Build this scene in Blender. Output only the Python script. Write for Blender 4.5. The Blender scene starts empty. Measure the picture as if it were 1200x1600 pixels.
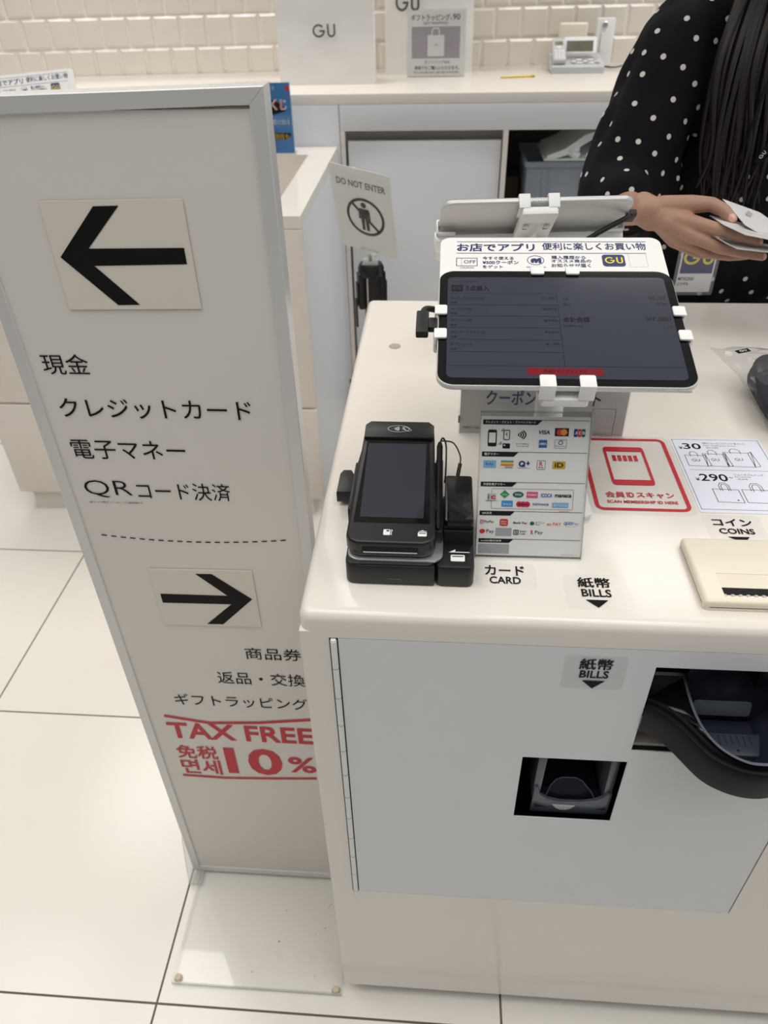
import bpy, bmesh, math, random
from mathutils import Matrix, Vector, noise
from mathutils.bvhtree import BVHTree
from mathutils.geometry import tessellate_polygon

SC = bpy.context.scene
COL = SC.collection
PI = math.pi
R = math.radians
random.seed(7)

# ------------------------------------------------------------------ camera, world, lights, exposure
F_PX = 1168.57
pitch, roll, yaw = R(37.618), R(-1.514), R(-4.998)
CAM = Vector((0.0, 0.0, 1.48))
fw0 = Vector((math.sin(yaw), math.cos(yaw), 0)); rt0 = Vector((math.cos(yaw), -math.sin(yaw), 0)); up0 = Vector((0, 0, 1))
fw = fw0 * math.cos(pitch) - up0 * math.sin(pitch)
upv = up0 * math.cos(pitch) + fw0 * math.sin(pitch)
rt = rt0 * math.cos(roll) + upv * math.sin(roll)
upv = upv * math.cos(roll) - rt0 * math.sin(roll)
cd = bpy.data.cameras.new('camera')
cam = bpy.data.objects.new('camera', cd); COL.objects.link(cam)
m3 = Matrix((rt, upv, -fw)).transposed()
cam.matrix_world = Matrix.Translation(CAM) @ m3.to_4x4()
cd.sensor_fit = 'VERTICAL'; cd.sensor_height = 36.0; cd.sensor_width = 27.0
cd.lens = F_PX / 1600.0 * 36.0
cd.clip_start = 0.02; cd.clip_end = 60
cd.dof.use_dof = True; cd.dof.focus_distance = 0.86; cd.dof.aperture_fstop = 7.5
SC.camera = cam

w = bpy.data.worlds.new('world'); SC.world = w; w.use_nodes = True
bgn = w.node_tree.nodes['Background']
bgn.inputs['Color'].default_value = (0.86, 0.93, 1.0, 1); bgn.inputs['Strength'].default_value = 0.16

def area(name, loc, size, energy, color, rot=(0, 0, 0), size_y=None):
    l = bpy.data.lights.new(name, 'AREA'); l.energy = energy; l.color = color
    l.shape = 'RECTANGLE'; l.size = size; l.size_y = size_y or size
    o = bpy.data.objects.new(name, l); COL.objects.link(o); o.location = loc; o.rotation_euler = rot
    return o
LAMP = (1.0, 0.97, 0.935)
for ly, pw_, xs_ in ((-0.55, 3.5, (-1.3, -0.3, 0.8, 1.8)), (0.3, 4.7, (-1.7, -0.65, 0.45, 1.5)), (1.3, 5.0, (-2.0, -1.0, 1.7)), (2.65, 8.8, (-1.7, -0.98, 0.9, 1.9))):
    for lx in xs_:
        la = area('ceiling_lamp', (lx, ly, 2.93), 0.8, pw_, LAMP); la.data.spread = R(125)
area('cool_side_light', (4.2, 1.2, 1.5), 2.4, 24, (0.72, 0.86, 1.0), (0, R(90), 0), 3.5)  # unseen cool light added on the right to tint right-facing sides bluish

vs = SC.view_settings
vs.view_transform = 'Standard'; vs.look = 'None'; vs.gamma = 1.0; vs.use_curve_mapping = False
vs.exposure = 0.0

# ------------------------------------------------------------------ materials
def lin(c):
    return tuple((x / 12.92 if x <= 0.04045 else ((x + 0.055) / 1.055) ** 2.4) for x in (v / 255.0 for v in c))

def mat(name, rgb, rough=0.5, metal=0.0, spec=0.5, emit=None, estr=0.0, var=0.03, scale=30.0, bump=0.0, bscale=200.0, coat=0.0):
    m = bpy.data.materials.new(name); m.use_nodes = True
    nt = m.node_tree; b = nt.nodes['Principled BSDF']
    c = lin(rgb)
    b.inputs['Base Color'].default_value = (*c, 1)
    b.inputs['Roughness'].default_value = rough; b.inputs['Metallic'].default_value = metal
    b.inputs['Specular IOR Level'].default_value = spec
    if coat: b.inputs['Coat Weight'].default_value = coat; b.inputs['Coat Roughness'].default_value = 0.05
    tc = nt.nodes.new('ShaderNodeTexCoord')
    if var:
        nz = nt.nodes.new('ShaderNodeTexNoise'); nz.inputs['Scale'].default_value = scale; nz.inputs['Detail'].default_value = 3
        mx = nt.nodes.new('ShaderNodeMix'); mx.data_type = 'RGBA'
        mx.inputs['A'].default_value = (*[v * (1 - var) for v in c], 1); mx.inputs['B'].default_value = (*[min(1, v * (1 + var)) for v in c], 1)
        nt.links.new(tc.outputs['Object'], nz.inputs['Vector']); nt.links.new(nz.outputs['Fac'], mx.inputs['Factor'])
        nt.links.new(mx.outputs['Result'], b.inputs['Base Color'])
    if bump:
        n2 = nt.nodes.new('ShaderNodeTexNoise'); n2.inputs['Scale'].default_value = bscale
        bp = nt.nodes.new('ShaderNodeBump'); bp.inputs['Strength'].default_value = bump; bp.inputs['Distance'].default_value = 0.002
        nt.links.new(tc.outputs['Object'], n2.inputs['Vector']); nt.links.new(n2.outputs['Fac'], bp.inputs['Height'])
        nt.links.new(bp.outputs['Normal'], b.inputs['Normal'])
    if emit:
        b.inputs['Emission Color'].default_value = (*lin(emit), 1); b.inputs['Emission Strength'].default_value = estr
    return m

def clear(name, tint=(0.96, 0.97, 0.97), rough=0.04, ior=1.4, body=0.0, body_rgb=(200, 200, 200), bump=0.0):
    m = bpy.data.materials.new(name); m.use_nodes = True
    nt = m.node_tree; nt.nodes.clear()
    out = nt.nodes.new('ShaderNodeOutputMaterial')
    tr = nt.nodes.new('ShaderNodeBsdfTransparent'); tr.inputs['Color'].default_value = (*tint, 1)
    gl = nt.nodes.new('ShaderNodeBsdfGlossy'); gl.inputs['Roughness'].default_value = rough
    lw = nt.nodes.new('ShaderNodeLayerWeight'); lw.inputs['Blend'].default_value = 0.5
    pw = nt.nodes.new('ShaderNodeMath'); pw.operation = 'POWER'; pw.inputs[1].default_value = 4.0
    fr = nt.nodes.new('ShaderNodeMath'); fr.operation = 'MULTIPLY_ADD'; fr.inputs[1].default_value = 0.6; fr.inputs[2].default_value = ((ior - 1) / (ior + 1)) ** 2
    nt.links.new(lw.outputs['Facing'], pw.inputs[0]); nt.links.new(pw.outputs[0], fr.inputs[0])
    mx = nt.nodes.new('ShaderNodeMixShader')
    nt.links.new(fr.outputs[0], mx.inputs['Fac']); nt.links.new(tr.outputs[0], mx.inputs[1]); nt.links.new(gl.outputs[0], mx.inputs[2])
    last = mx
    if body:
        df = nt.nodes.new('ShaderNodeBsdfDiffuse'); df.inputs['Color'].default_value = (*lin(body_rgb), 1)
        m2 = nt.nodes.new('ShaderNodeMixShader'); m2.inputs['Fac'].default_value = body
        nt.links.new(mx.outputs[0], m2.inputs[1]); nt.links.new(df.outputs[0], m2.inputs[2]); last = m2
    if bump:
        tc = nt.nodes.new('ShaderNodeTexCoord'); nz = nt.nodes.new('ShaderNodeTexNoise'); nz.inputs['Scale'].default_value = 28; nz.inputs['Detail'].default_value = 4
        bp = nt.nodes.new('ShaderNodeBump'); bp.inputs['Strength'].default_value = bump; bp.inputs['Distance'].default_value = 0.02
        nt.links.new(tc.outputs['Object'], nz.inputs['Vector']); nt.links.new(nz.outputs['Fac'], bp.inputs['Height'])
        nt.links.new(bp.outputs['Normal'], gl.inputs['Normal'])
    nt.links.new(last.outputs[0], out.inputs['Surface'])
    return m

MT = {}
MT['counter'] = mat('white_counter_laminate', (234, 228, 220), 0.16, var=0.012, scale=9)
MT['counter_face'] = mat('white_cabinet_laminate', (232, 224, 216), 0.38, var=0.012, scale=9)
MT['door'] = mat('cool_white_door', (222, 224, 226), 0.4, var=0.01)
MT['steel_white'] = mat('pale_painted_steel', (228, 232, 230), 0.35)
MT['black'] = mat('black_plastic', (20, 20, 21), 0.38, var=0.1)
MT['black_gloss'] = mat('black_gloss', (12, 12, 14), 0.12, var=0.05)
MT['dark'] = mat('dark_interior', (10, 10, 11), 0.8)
MT['smoke_mid'] = mat('mid_smoke_plastic', (52, 57, 68), 0.3)
MT['smoke_light'] = mat('light_smoke_plastic', (128, 134, 142), 0.3)
MT['smoke'] = mat('smoky_grey_plastic', (86, 93, 103), 0.25, var=0.06)
MT['smoke_dark'] = mat('dark_blue_grey_plastic', (30, 34, 46), 0.25, var=0.06)
MT['charcoal'] = mat('charcoal_plastic', (15, 15, 17), 0.5, spec=0.2, var=0.06)
MT['cream'] = mat('cream_plastic', (238, 230, 208), 0.3, var=0.015)
MT['beige_metal'] = mat('beige_metal', (178, 166, 155), 0.45)
MT['white'] = mat('white_plastic', (240, 240, 238), 0.35, var=0.01)
MT['paper'] = mat('white_paper', (238, 237, 234), 0.6, var=0.01)
MT['paper_grey'] = mat('grey_paper', (196, 195, 193), 0.6, var=0.01)
MT['sheet'] = mat('cool_white_sheet', (232, 236, 248), 0.4, var=0.005)
MT['ink'] = mat('black_ink', (12, 12, 13), 0.6, spec=0.2, var=0.05)
MT['ink_grey'] = mat('grey_ink', (92, 90, 90), 0.5, var=0.05)
MT['line'] = mat('pale_grey_line', (170, 168, 166), 0.5, var=0.03)
MT['navy'] = mat('navy_ink', (34, 42, 106), 0.5, var=0.03)
MT['red'] = mat('red_ink', (196, 18, 38), 0.45, var=0.03)
MT['yellow'] = mat('yellow_ink', (240, 220, 30), 0.5, var=0.02)
MT['alu'] = mat('brushed_aluminium', (205, 206, 206), 0.3, metal=0.85, var=0.02)
MT['frame'] = mat('silver_frame', (216, 215, 213), 0.32, metal=0.25, var=0.02)
MT['frame_side'] = MT['frame']
MT['panel'] = mat('white_sign_sheet', (226, 221, 214), 0.42, var=0.008, scale=5)
MT['sticker'] = mat('warm_white_sticker', (226, 218, 207), 0.5, var=0.01)
MT['film'] = clear('clear_film', (0.992, 0.992, 0.992), 0.15, 1.2, body=0.06, body_rgb=(250, 250, 250))
MT['acrylic'] = clear('clear_acrylic', (0.985, 0.988, 0.988), 0.03, 1.4)
MT['acrylic_edge'] = clear('acrylic_edge', (0.9, 0.915, 0.91), 0.1, 1.45, body=0.25, body_rgb=(232, 232, 228))
MT['rubber'] = mat('cream_rubber', (205, 192, 160), 0.6)
MT['poly_bag'] = clear('crinkled_film', (0.93, 0.935, 0.94), 0.1, 1.45, body=0.05, body_rgb=(220, 222, 226))
MT['frost'] = clear('frosted_plastic', (0.75, 0.8, 0.85), 0.25, 1.4, body=0.4, body_rgb=(190, 198, 206))
MT['chrome'] = mat('satin_steel', (190, 184, 176), 0.28, metal=0.9, var=0.03)
MT['screen_off_glow'] = mat('dim_glass_screen', (38, 40, 46), 0.08, var=0.03, emit=(60, 64, 74), estr=0.35)  # switched-off glass; a faint grey glow is put into the material
MT['screen'] = mat('dim_tablet_screen', (38, 40, 48), 0.12, var=0.03, emit=(62, 66, 78), estr=0.45)
MT['screen_ink'] = mat('screen_text', (22, 22, 26), 0.15, var=0.0, emit=(34, 34, 40), estr=0.3)
MT['screen_red'] = mat('screen_red_button', (96, 16, 26), 0.15, var=0.0, emit=(120, 22, 32), estr=0.4)
MT['bezel'] = mat('black_tablet_glass', (10, 11, 13), 0.07, var=0.0)
MT['wood_dark'] = mat('dark_brown_board', (70, 56, 44), 0.7, var=0.25, scale=14)
MT['skin'] = mat('skin', (176, 136, 115), 0.5, var=0.05, scale=60, bump=0.12, bscale=420)
MT['skin'].node_tree.nodes['Principled BSDF'].inputs['Subsurface Weight'].default_value = 0.08
MT['skin'].node_tree.nodes['Principled BSDF'].inputs['Subsurface Radius'].default_value = (0.01, 0.004, 0.002)
MT['nail'] = mat('glossy_nail', (226, 176, 164), 0.12, var=0.02)
MT['lip'] = mat('lip', (170, 90, 86), 0.4)
MT['eye_white'] = mat('eye_white', (225, 222, 216), 0.2, var=0)
MT['iris'] = mat('dark_iris', (28, 18, 14), 0.15, var=0)
MT['hair'] = mat('dark_brown_hair', (26, 17, 14), 0.45, var=0.35, scale=120)
MT['blouse'] = mat('black_blouse_fabric', (12, 13, 19), 0.85, spec=0.2, var=0.15, scale=40)
MT['dot'] = mat('off_white_print_dot', (214, 208, 200), 0.85, spec=0.2, var=0.03)
MT['denim'] = mat('dark_blue_denim', (24, 31, 46), 0.9, spec=0.2, var=0.6, scale=12, bump=0.3, bscale=900)
MT['shoe'] = mat('black_shoe', (24, 24, 25), 0.5)
MT['blue_poster'] = mat('blue_print', (58, 128, 190), 0.5, var=0.04)
MT['garment'] = mat('dark_navy_garment', (34, 34, 46), 0.8, var=0.4, scale=30, bump=0.6, bscale=90)
MT['cable'] = mat('black_rubber_cable', (17, 17, 18), 0.5)
for k, c in dict(visa=(26, 40, 120), mc_red=(214, 44, 30), mc_orange=(238, 150, 40), green=(60, 150, 80), dgreen=(30, 96, 84), pink=(226, 80, 140), magenta=(206, 44, 84),
                 sky=(60, 150, 215), lsky=(130, 184, 222), blue=(30, 96, 176), amex=(44, 92, 170), gold=(214, 172, 30), orange=(226, 120, 50), teal=(84, 150, 140), lgrey=(170, 170, 172), lyellow=(236, 210, 90), lilac=(176, 168, 174)).items():
    MT[k] = mat('print_' + k, c, 0.5, var=0.02)

# ------------------------------------------------------------------ mesh builder
I4 = Matrix.Identity(4)
WM = {}
def frame(o, ex, ey):
    ex = Vector(ex).normalized(); ey = Vector(ey).normalized(); ez = ex.cross(ey).normalized(); ey = ez.cross(ex)
    m = Matrix((ex, ey, ez)).transposed().to_4x4(); m.translation = Vector(o); return m
def FR(y, x=0, z=0):            # upright plane facing the camera side: local x -> X, y -> Z, z -> -Y
    return frame((x, y, z), (1, 0, 0), (0, 0, 1))
def TOP(z): return Matrix.Translation((0, 0, z))

def rrect(x0, y0, x1, y1, r, n=5):
    pts = []
    for cx, cy, a0 in ((x1 - r, y1 - r, 0), (x0 + r, y1 - r, 90), (x0 + r, y0 + r, 180), (x1 - r, y0 + r, 270)):
        for i in range(n + 1):
            a = R(a0 + 90.0 * i / n); pts.append((cx + r * math.cos(a), cy + r * math.sin(a)))
    return pts
def circ(cx, cy, r, n=24, ry=None, a0=0, a1=360):
    k = n if a1 - a0 >= 360 else n + 1
    return [(cx + r * math.cos(R(a0 + (a1 - a0) * i / n)), cy + (ry or r) * math.sin(R(a0 + (a1 - a0) * i / n))) for i in range(k)]

class MB:
    def __init__(s): s.bm = bmesh.new(); s.mats = []
    def mi(s, m):
        m = MT[m] if isinstance(m, str) else m
        if m not in s.mats: s.mats.append(m)
        return s.mats.index(m)
    def raw(s, verts, faces, m, M=None):
        M = M or I4; k = s.mi(m)
        vv = [s.bm.verts.new(M @ Vector(v)) for v in verts]; out = []
        for f in faces:
            try:
                fc = s.bm.faces.new([vv[i] for i in f]); fc.material_index = k; out.append(fc)
            except ValueError: pass
        return out
    def absorb(s, tmp, m, M=None):
        tmp.verts.ensure_lookup_table(); tmp.verts.index_update()
        s.raw([v.co.copy() for v in tmp.verts], [[v.index for v in f.verts] for f in tmp.faces], m, M); tmp.free()
    def box(s, lo, hi, m, M=None, bev=0.0, seg=2):
        t = bmesh.new(); bmesh.ops.create_cube(t, size=1.0)
        for v in t.verts: v.co = Vector([(lo[i] + hi[i]) / 2 + v.co[i] * (hi[i] - lo[i]) for i in range(3)])
        if bev: bmesh.ops.bevel(t, geom=t.edges[:], offset=bev, segments=seg, profile=0.5, affect='EDGES')
        s.absorb(t, m, M); return s
    def prism(s, poly, z0, z1, m, M=None, bev=0.0, seg=2, topbev=False, taper=None):
        n = len(poly); t = bmesh.new()
        a = [t.verts.new((p[0], p[1], z0)) for p in poly]
        tp = taper or poly
        b = [t.verts.new((p[0], p[1], z1)) for p in tp]
        t.faces.new(a[::-1]); tf = t.faces.new(b)
        for i in range(n): t.faces.new((a[i], a[(i + 1) % n], b[(i + 1) % n], b[i]))
        bmesh.ops.recalc_face_normals(t, faces=t.faces[:])
        if bev:
            ed = [e for e in t.edges if (all(v in b for v in e.verts)) or (not topbev and all(v in a for v in e.verts))]
            bmesh.ops.bevel(t, geom=ed, offset=bev, segments=seg, profile=0.5, affect='EDGES')
        big = [f for f in t.faces if len(f.verts) > 4]
        bmesh.ops.triangulate(t, faces=big, ngon_method='EAR_CLIP')
        s.absorb(t, m, M); return s
    def poly(s, pts, z, m, M=None):
        tri = tessellate_polygon([[Vector((p[0], p[1], 0)) for p in pts]])
        s.raw([(p[0], p[1], z) for p in pts], tri, m, M); return s
    def rect(s, x0, y0, x1, y1, z, m, M=None): return s.poly([(x0, y0), (x1, y0), (x1, y1), (x0, y1)], z, m, M)
    def stroke(s, pts, wd, z, m, M=None, closed=False):
        n = len(pts); P = [Vector(p[:2]) for p in pts]; L = []; Rr = []
        for i in range(n):
            if closed: a, b = P[i - 1], P[(i + 1) % n]
            else: a, b = P[max(i - 1, 0)], P[min(i + 1, n - 1)]
            d1 = (P[i] - a); d2 = (b - P[i])
            if d1.length < 1e-9: d1 = d2
            if d2.length < 1e-9: d2 = d1
            d1 = d1.normalized(); d2 = d2.normalized(); t = (d1 + d2)
            t = t.normalized() if t.length > 1e-6 else d1
            nn = Vector((-t.y, t.x)); sc = 1.0 / max(0.45, nn.dot(Vector((-d1.y, d1.x))))
            L.append(P[i] + nn * wd / 2 * sc); Rr.append(P[i] - nn * wd / 2 * sc)
        vs_ = [(p.x, p.y, z) for p in L] + [(p.x, p.y, z) for p in Rr]
        fs = [(i, n + i, n + (i + 1) % n, (i + 1) % n) for i in range(n if closed else n - 1)]
        s.raw(vs_, fs, m, M); return s
    def text(s, txt, box, z, m, M=None, bold=0.0, fit='box'):
        c = bpy.data.curves.new('t', 'FONT'); c.body = txt; cjk_bold = bold if bold > 0 and any(ord(ch) > 0x2fff for ch in txt) else 0.0; c.offset = 0.0 if cjk_bold else bold; c.resolution_u = 3
        o = bpy.data.objects.new('t', c); me = o.to_mesh()
        vs_ = [v.co.copy() for v in me.vertices]; fs = [list(p.vertices) for p in me.polygons]
        o.to_mesh_clear(); bpy.data.objects.remove(o); bpy.data.curves.remove(c)
        if not vs_: return s
        lift = []
        if cjk_bold:
            k = cjk_bold * 0.8; nv = len(vs_)
            base_v, base_f = vs_, fs; vs_ = []; fs = []
            for i_, (dx, dy) in enumerate(((-k, -k * .5), (k, -k * .5), (-k, k * .5), (k, k * .5), (0, 0))):
                vs_ += [Vector((v.x + dx, v.y + dy, 0)) for v in base_v]; fs += [[q + i_ * nv for q in f] for f in base_f]; lift += [i_ * 4e-5] * nv
        x0 = min(v.x for v in vs_); x1 = max(v.x for v in vs_); y0 = min(v.y for v in vs_); y1 = max(v.y for v in vs_)
        bx0, by0, bx1, by1 = box; sx = (bx1 - bx0) / (x1 - x0); sy = (by1 - by0) / max(1e-6, y1 - y0)
        if fit == 'h': sx = sy
        lift = lift or [0.0] * len(vs_)
        s.raw([(bx0 + (v.x - x0) * sx, by0 + (v.y - y0) * sy, z + l_) for v, l_ in zip(vs_, lift)], fs, m, M); return s
    def gu(s, box, z, m, M=None, wt=0.15):
        x0, y0, x1, y1 = box; W = x1 - x0; H = y1 - y0; t = wt * H
        gw = W * 0.54; cx, cy = x0 + gw / 2, y0 + H / 2; rx, ry = gw / 2 - t / 2, H / 2 - t / 2
        arc = [(cx + rx * math.cos(R(a)), cy + ry * math.sin(R(a))) for a in range(42, 361, 12)]
        arc.append((cx + rx, cy)); s.stroke(arc, t, z, m, M)
        s.stroke([(cx + rx + t / 2, cy - t * 0.1), (cx + rx * 0.15, cy - t * 0.1)], t * 0.9, z, m, M)
        ux0, ux1 = x0 + W * 0.64 + t / 2, x1 - t / 2; ur = (ux1 - ux0) / 2
        pts = [(ux0, y1), (ux0, y0 + ur + t / 2)] + [(ux0 + ur - ur * math.cos(R(a)), y0 + t / 2 + ur - ur * math.sin(R(a))) for a in range(10, 180, 10)] + [(ux1, y0 + ur + t / 2), (ux1, y1)]
        s.stroke(pts, t, z, m, M); return s
    def loft(s, rings, m, M=None, caps=True, closed=True):
        n = len(rings[0]); vs_ = [p for r in rings for p in r]; fs = []
        for k in range(len(rings) - 1):
            for i in range(n if closed else n - 1):
                j = (i + 1) % n; fs.append((k * n + i, k * n + j, (k + 1) * n + j, (k + 1) * n + i))
        if caps: fs.append(tuple(range(n))[::-1]); fs.append(tuple(range((len(rings) - 1) * n, len(rings) * n)))
        s.raw(vs_, fs, m, M); return s
    def lathe(s, prof, m, M=None, n=24):
        rings = [[(r * math.cos(2 * PI * i / n), r * math.sin(2 * PI * i / n), z) for i in range(n)] for r, z in prof]
        return s.loft(rings, m, M)
    def tube(s, pts, r, m, M=None, n=10):
        P = [Vector(p) for p in pts]; rs = r if isinstance(r, (list, tuple)) else [r] * len(P); rings = []
        t0 = (P[1] - P[0]).normalized(); nrm = t0.orthogonal().normalized()
        for i, p in enumerate(P):
            t = (P[min(i + 1, len(P) - 1)] - P[max(i - 1, 0)]).normalized()
            nrm = (nrm - t * nrm.dot(t)); nrm = nrm.normalized() if nrm.length > 1e-6 else t.orthogonal().normalized()
            b = t.cross(nrm)
            rings.append([tuple(p + nrm * rs[i] * math.cos(2 * PI * k / n) + b * rs[i] * math.sin(2 * PI * k / n)) for k in range(n)])
        return s.loft(rings, m, M)
    def mesh(s, name, fix=True, ang=38):
        bmesh.ops.recalc_face_normals(s.bm, faces=s.bm.faces[:])
        me = bpy.data.meshes.new(name); s.bm.to_mesh(me); s.bm.free()
        for m in s.mats: me.materials.append(m)
        for p in me.polygons: p.use_smooth = True
        me.set_sharp_from_angle(angle=R(ang))
        return me
    def build(s, name, parent=None, base=None, ang=38):
        me = s.mesh(name, ang=ang); o = bpy.data.objects.new(name, me); COL.objects.link(o)
        if parent is not None:
            pm = WM[parent.name]; me.transform(pm.inverted()); o.parent = parent; WM[o.name] = pm.copy()
        else:
            if base is None:
                xs = [v.co for v in me.vertices]
                base = (sum(v.x for v in xs) / len(xs), sum(v.y for v in xs) / len(xs), min(v.z for v in xs))
            B = Matrix.Translation(Vector(base)); me.transform(B.inverted()); o.matrix_basis = B; WM[o.name] = B
        return o

def tag(o, label=None, cat=None, group=None, kind=None):
    if label: o['label'] = label
    if cat: o['category'] = cat
    if group: o['group'] = group
    if kind: o['kind'] = kind
    return o
def thing(name, label, cat, M=None, group=None, kind=None):
    o = bpy.data.objects.new(name, None); COL.objects.link(o); o.empty_display_size = 0.05
    if not isinstance(M, Matrix): M = Matrix.Translation(Vector(M or (0, 0, 0)))
    o.matrix_basis = M; WM[o.name] = M.copy(); return tag(o, label, cat, group, kind)
def copy_tree(o, parent=None):
    c = o.copy(); COL.objects.link(c)
    if parent: c.parent = parent
    for ch in [x for x in COL.objects if x.parent is o]: copy_tree(ch, c)
    return c
def spline(pts, n=8):
    P = [Vector(p) for p in pts]; out = []
    for i in range(len(P) - 1):
        a, b, c, d = P[max(i - 1, 0)], P[i], P[i + 1], P[min(i + 2, len(P) - 1)]
        for k in range(n):
            t = k / n
            out.append(0.5 * ((2 * b) + (c - a) * t + (2 * a - 5 * b + 4 * c - d) * t * t + (3 * b - a - 3 * c + d) * t ** 3))
    out.append(P[-1]); return out

# ------------------------------------------------------------------ the room
CT = 0.945           # top of the checkout counter
FY = 0.522           # its front face
def floor_material():
    m = bpy.data.materials.new('glossy_white_floor_tile'); m.use_nodes = True; nt = m.node_tree; b = nt.nodes['Principled BSDF']
    N = nt.nodes.new; Lk = nt.links.new
    tc = N('ShaderNodeTexCoord'); sp = N('ShaderNodeSeparateXYZ'); Lk(tc.outputs['Object'], sp.inputs[0])
    def grid(sock, off, pitch_):
        a = N('ShaderNodeMath'); a.operation = 'SUBTRACT'; a.inputs[1].default_value = off; Lk(sock, a.inputs[0])
        d = N('ShaderNodeMath'); d.operation = 'DIVIDE'; d.inputs[1].default_value = pitch_; Lk(a.outputs[0], d.inputs[0])
        r = N('ShaderNodeMath'); r.operation = 'ROUND'; Lk(d.outputs[0], r.inputs[0])
        q = N('ShaderNodeMath'); q.operation = 'SUBTRACT'; Lk(d.outputs[0], q.inputs[0]); Lk(r.outputs[0], q.inputs[1])
        ab = N('ShaderNodeMath'); ab.operation = 'ABSOLUTE'; Lk(q.outputs[0], ab.inputs[0])
        lt = N('ShaderNodeMath'); lt.operation = 'LESS_THAN'; lt.inputs[1].default_value = 0.0019 / pitch_; Lk(ab.outputs[0], lt.inputs[0])
        return lt.outputs[0]
    gx = grid(sp.outputs['X'], -0.4665, 0.602); gy = grid(sp.outputs['Y'], 0.4825, 0.5955)
    mx = N('ShaderNodeMath'); mx.operation = 'MAXIMUM'; Lk(gx, mx.inputs[0]); Lk(gy, mx.inputs[1])
    nz = N('ShaderNodeTexNoise'); nz.inputs['Scale'].default_value = 2.2; nz.inputs['Detail'].default_value = 5; Lk(tc.outputs['Object'], nz.inputs['Vector'])
    c0 = N('ShaderNodeMix'); c0.data_type = 'RGBA'; c0.inputs['A'].default_value = (*lin((232, 227, 218)), 1); c0.inputs['B'].default_value = (*lin((240, 236, 228)), 1)
    Lk(nz.outputs['Fac'], c0.inputs['Factor'])
    c1 = N('ShaderNodeMix'); c1.data_type = 'RGBA'; c1.inputs['B'].default_value = (*lin((88, 80, 73)), 1)
    Lk(mx.outputs[0], c1.inputs['Factor']); Lk(c0.outputs['Result'], c1.inputs['A']); Lk(c1.outputs['Result'], b.inputs['Base Color'])
    rg = N('ShaderNodeMapRange'); rg.inputs['To Min'].default_value = 0.22; rg.inputs['To Max'].default_value = 0.7; Lk(mx.outputs[0], rg.inputs['Value']); Lk(rg.outputs[0], b.inputs['Roughness'])
    b.inputs['Specular IOR Level'].default_value = 0.6
    return m
MT['floor'] = floor_material()
MT['ceiling'] = mat('white_ceiling_paint', (188, 188, 188), 0.8)
MT['tile'] = mat('glazed_white_wall_tile', (226, 219, 208), 0.14, var=0.02, scale=6)
MT['grout'] = mat('white_grout', (240, 232, 220), 0.7)
b = MB(); b.box((-5, -3, -0.05), (5, 5, 0), 'floor'); tag(b.build('floor', base=(0, 0, 0)), kind='structure')
b = MB(); b.box((-5, -3, 3.0), (5, 5, 3.05), 'ceiling'); tag(b.build('ceiling'), kind='structure')

# tiled back wall, laid in running bond
WMx = frame((-0.624, 3.151, 0), (math.cos(0.08), math.sin(0.08), 0), (0, 0, 1))
b = MB(); b.box((-3.6, 0.0, -0.06), (3.6, 3.0, -0.006), 'grout', WMx)
tp, th_ = 0.0944, 0.0965
for row in range(0, 18):
    z0 = 1.079 + row * th_; off = -0.4785 + (0.045 if row % 2 else 0)
    for k in range(-27 if row < 5 else -14, 33 if row < 5 else 26):
        x0 = off + k * tp + 0.0022; x1 = off + (k + 1) * tp - 0.0022; za = z0 + 0.0022; zb = z0 + th_ - 0.0022; e = 0.0085
        b.raw([(x0, za, -0.006), (x1, za, -0.006), (x1, zb, -0.006), (x0, zb, -0.006),
               (x0 + e, za + e, 0), (x1 - e, za + e, 0), (x1 - e, zb - e, 0), (x0 + e, zb - e, 0)],
              [(4, 5, 6, 7), (0, 1, 5, 4), (1, 2, 6, 5), (2, 3, 7, 6), (3, 0, 4, 7)], 'tile', WMx)
tag(b.build('wall_back', ang=12), kind='structure')

# ------------------------------------------------------------------ back counter with cupboard and open shelf
BCY, BCZ = 2.63, 1.091
t = thing('back_counter', 'long white worktop with cupboard and open shelf along the tiled wall', 'counter', (0, 2.63, 0))
b = MB()
b.prism([(-2.9, BCY), (2.4, BCY), (2.4, 3.395), (-2.9, 2.965)], BCZ - 0.03, BCZ, 'counter', bev=0.003)
b.build('worktop', t)
b = MB(); b.box((-0.339, BCY, 0.985), (2.4, BCY + 0.02, BCZ - 0.03), 'door', bev=0.001)
b.box((-0.341, BCY + 0.004, BCZ - 0.031), (-0.337, BCY + 0.01, BCZ - 0.03), 'ink_grey'); b.build('fascia', t)
b = MB(); b.box((-2.9, BCY, 0.10), (-0.341, BCY + 0.02, BCZ - 0.03), 'door', bev=0.001); b.build('end_panel', t)
b = MB(); b.box((-0.339, BCY, 0.0), (-0.325, 2.95, 0.985), 'counter_face'); b.build('side_panel', t)
b = MB(); b.box((0.182, BCY, 0.0), (0.198, 3.1, 0.985), 'counter_face'); b.build('side_panel', t)
b = MB(); b.box((-0.317, BCY + 0.012, 0.06), (0.178, BCY + 0.03, 0.953), 'door', bev=0.0015); b.build('door', t)
b = MB(); b.box((-0.325, BCY + 0.045, 0.0), (0.182, BCY + 0.055, 0.985), 'beige_metal'); b.build('inner_panel', t)
b = MB(); b.box((-2.9, BCY + 0.05, 0.0), (2.4, BCY + 0.06, 0.06), 'counter_face'); b.build('plinth', t)
b = MB(); b.box((0.198, 3.06, 0.0), (2.4, 3.08, 1.06), 'wood_dark'); b.build('back_panel', t)
b = MB(); b.box((0.198, BCY + 0.03, 0.60), (2.4, 3.06, 0.62), 'wood_dark'); b.build('shelf', t)

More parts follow.
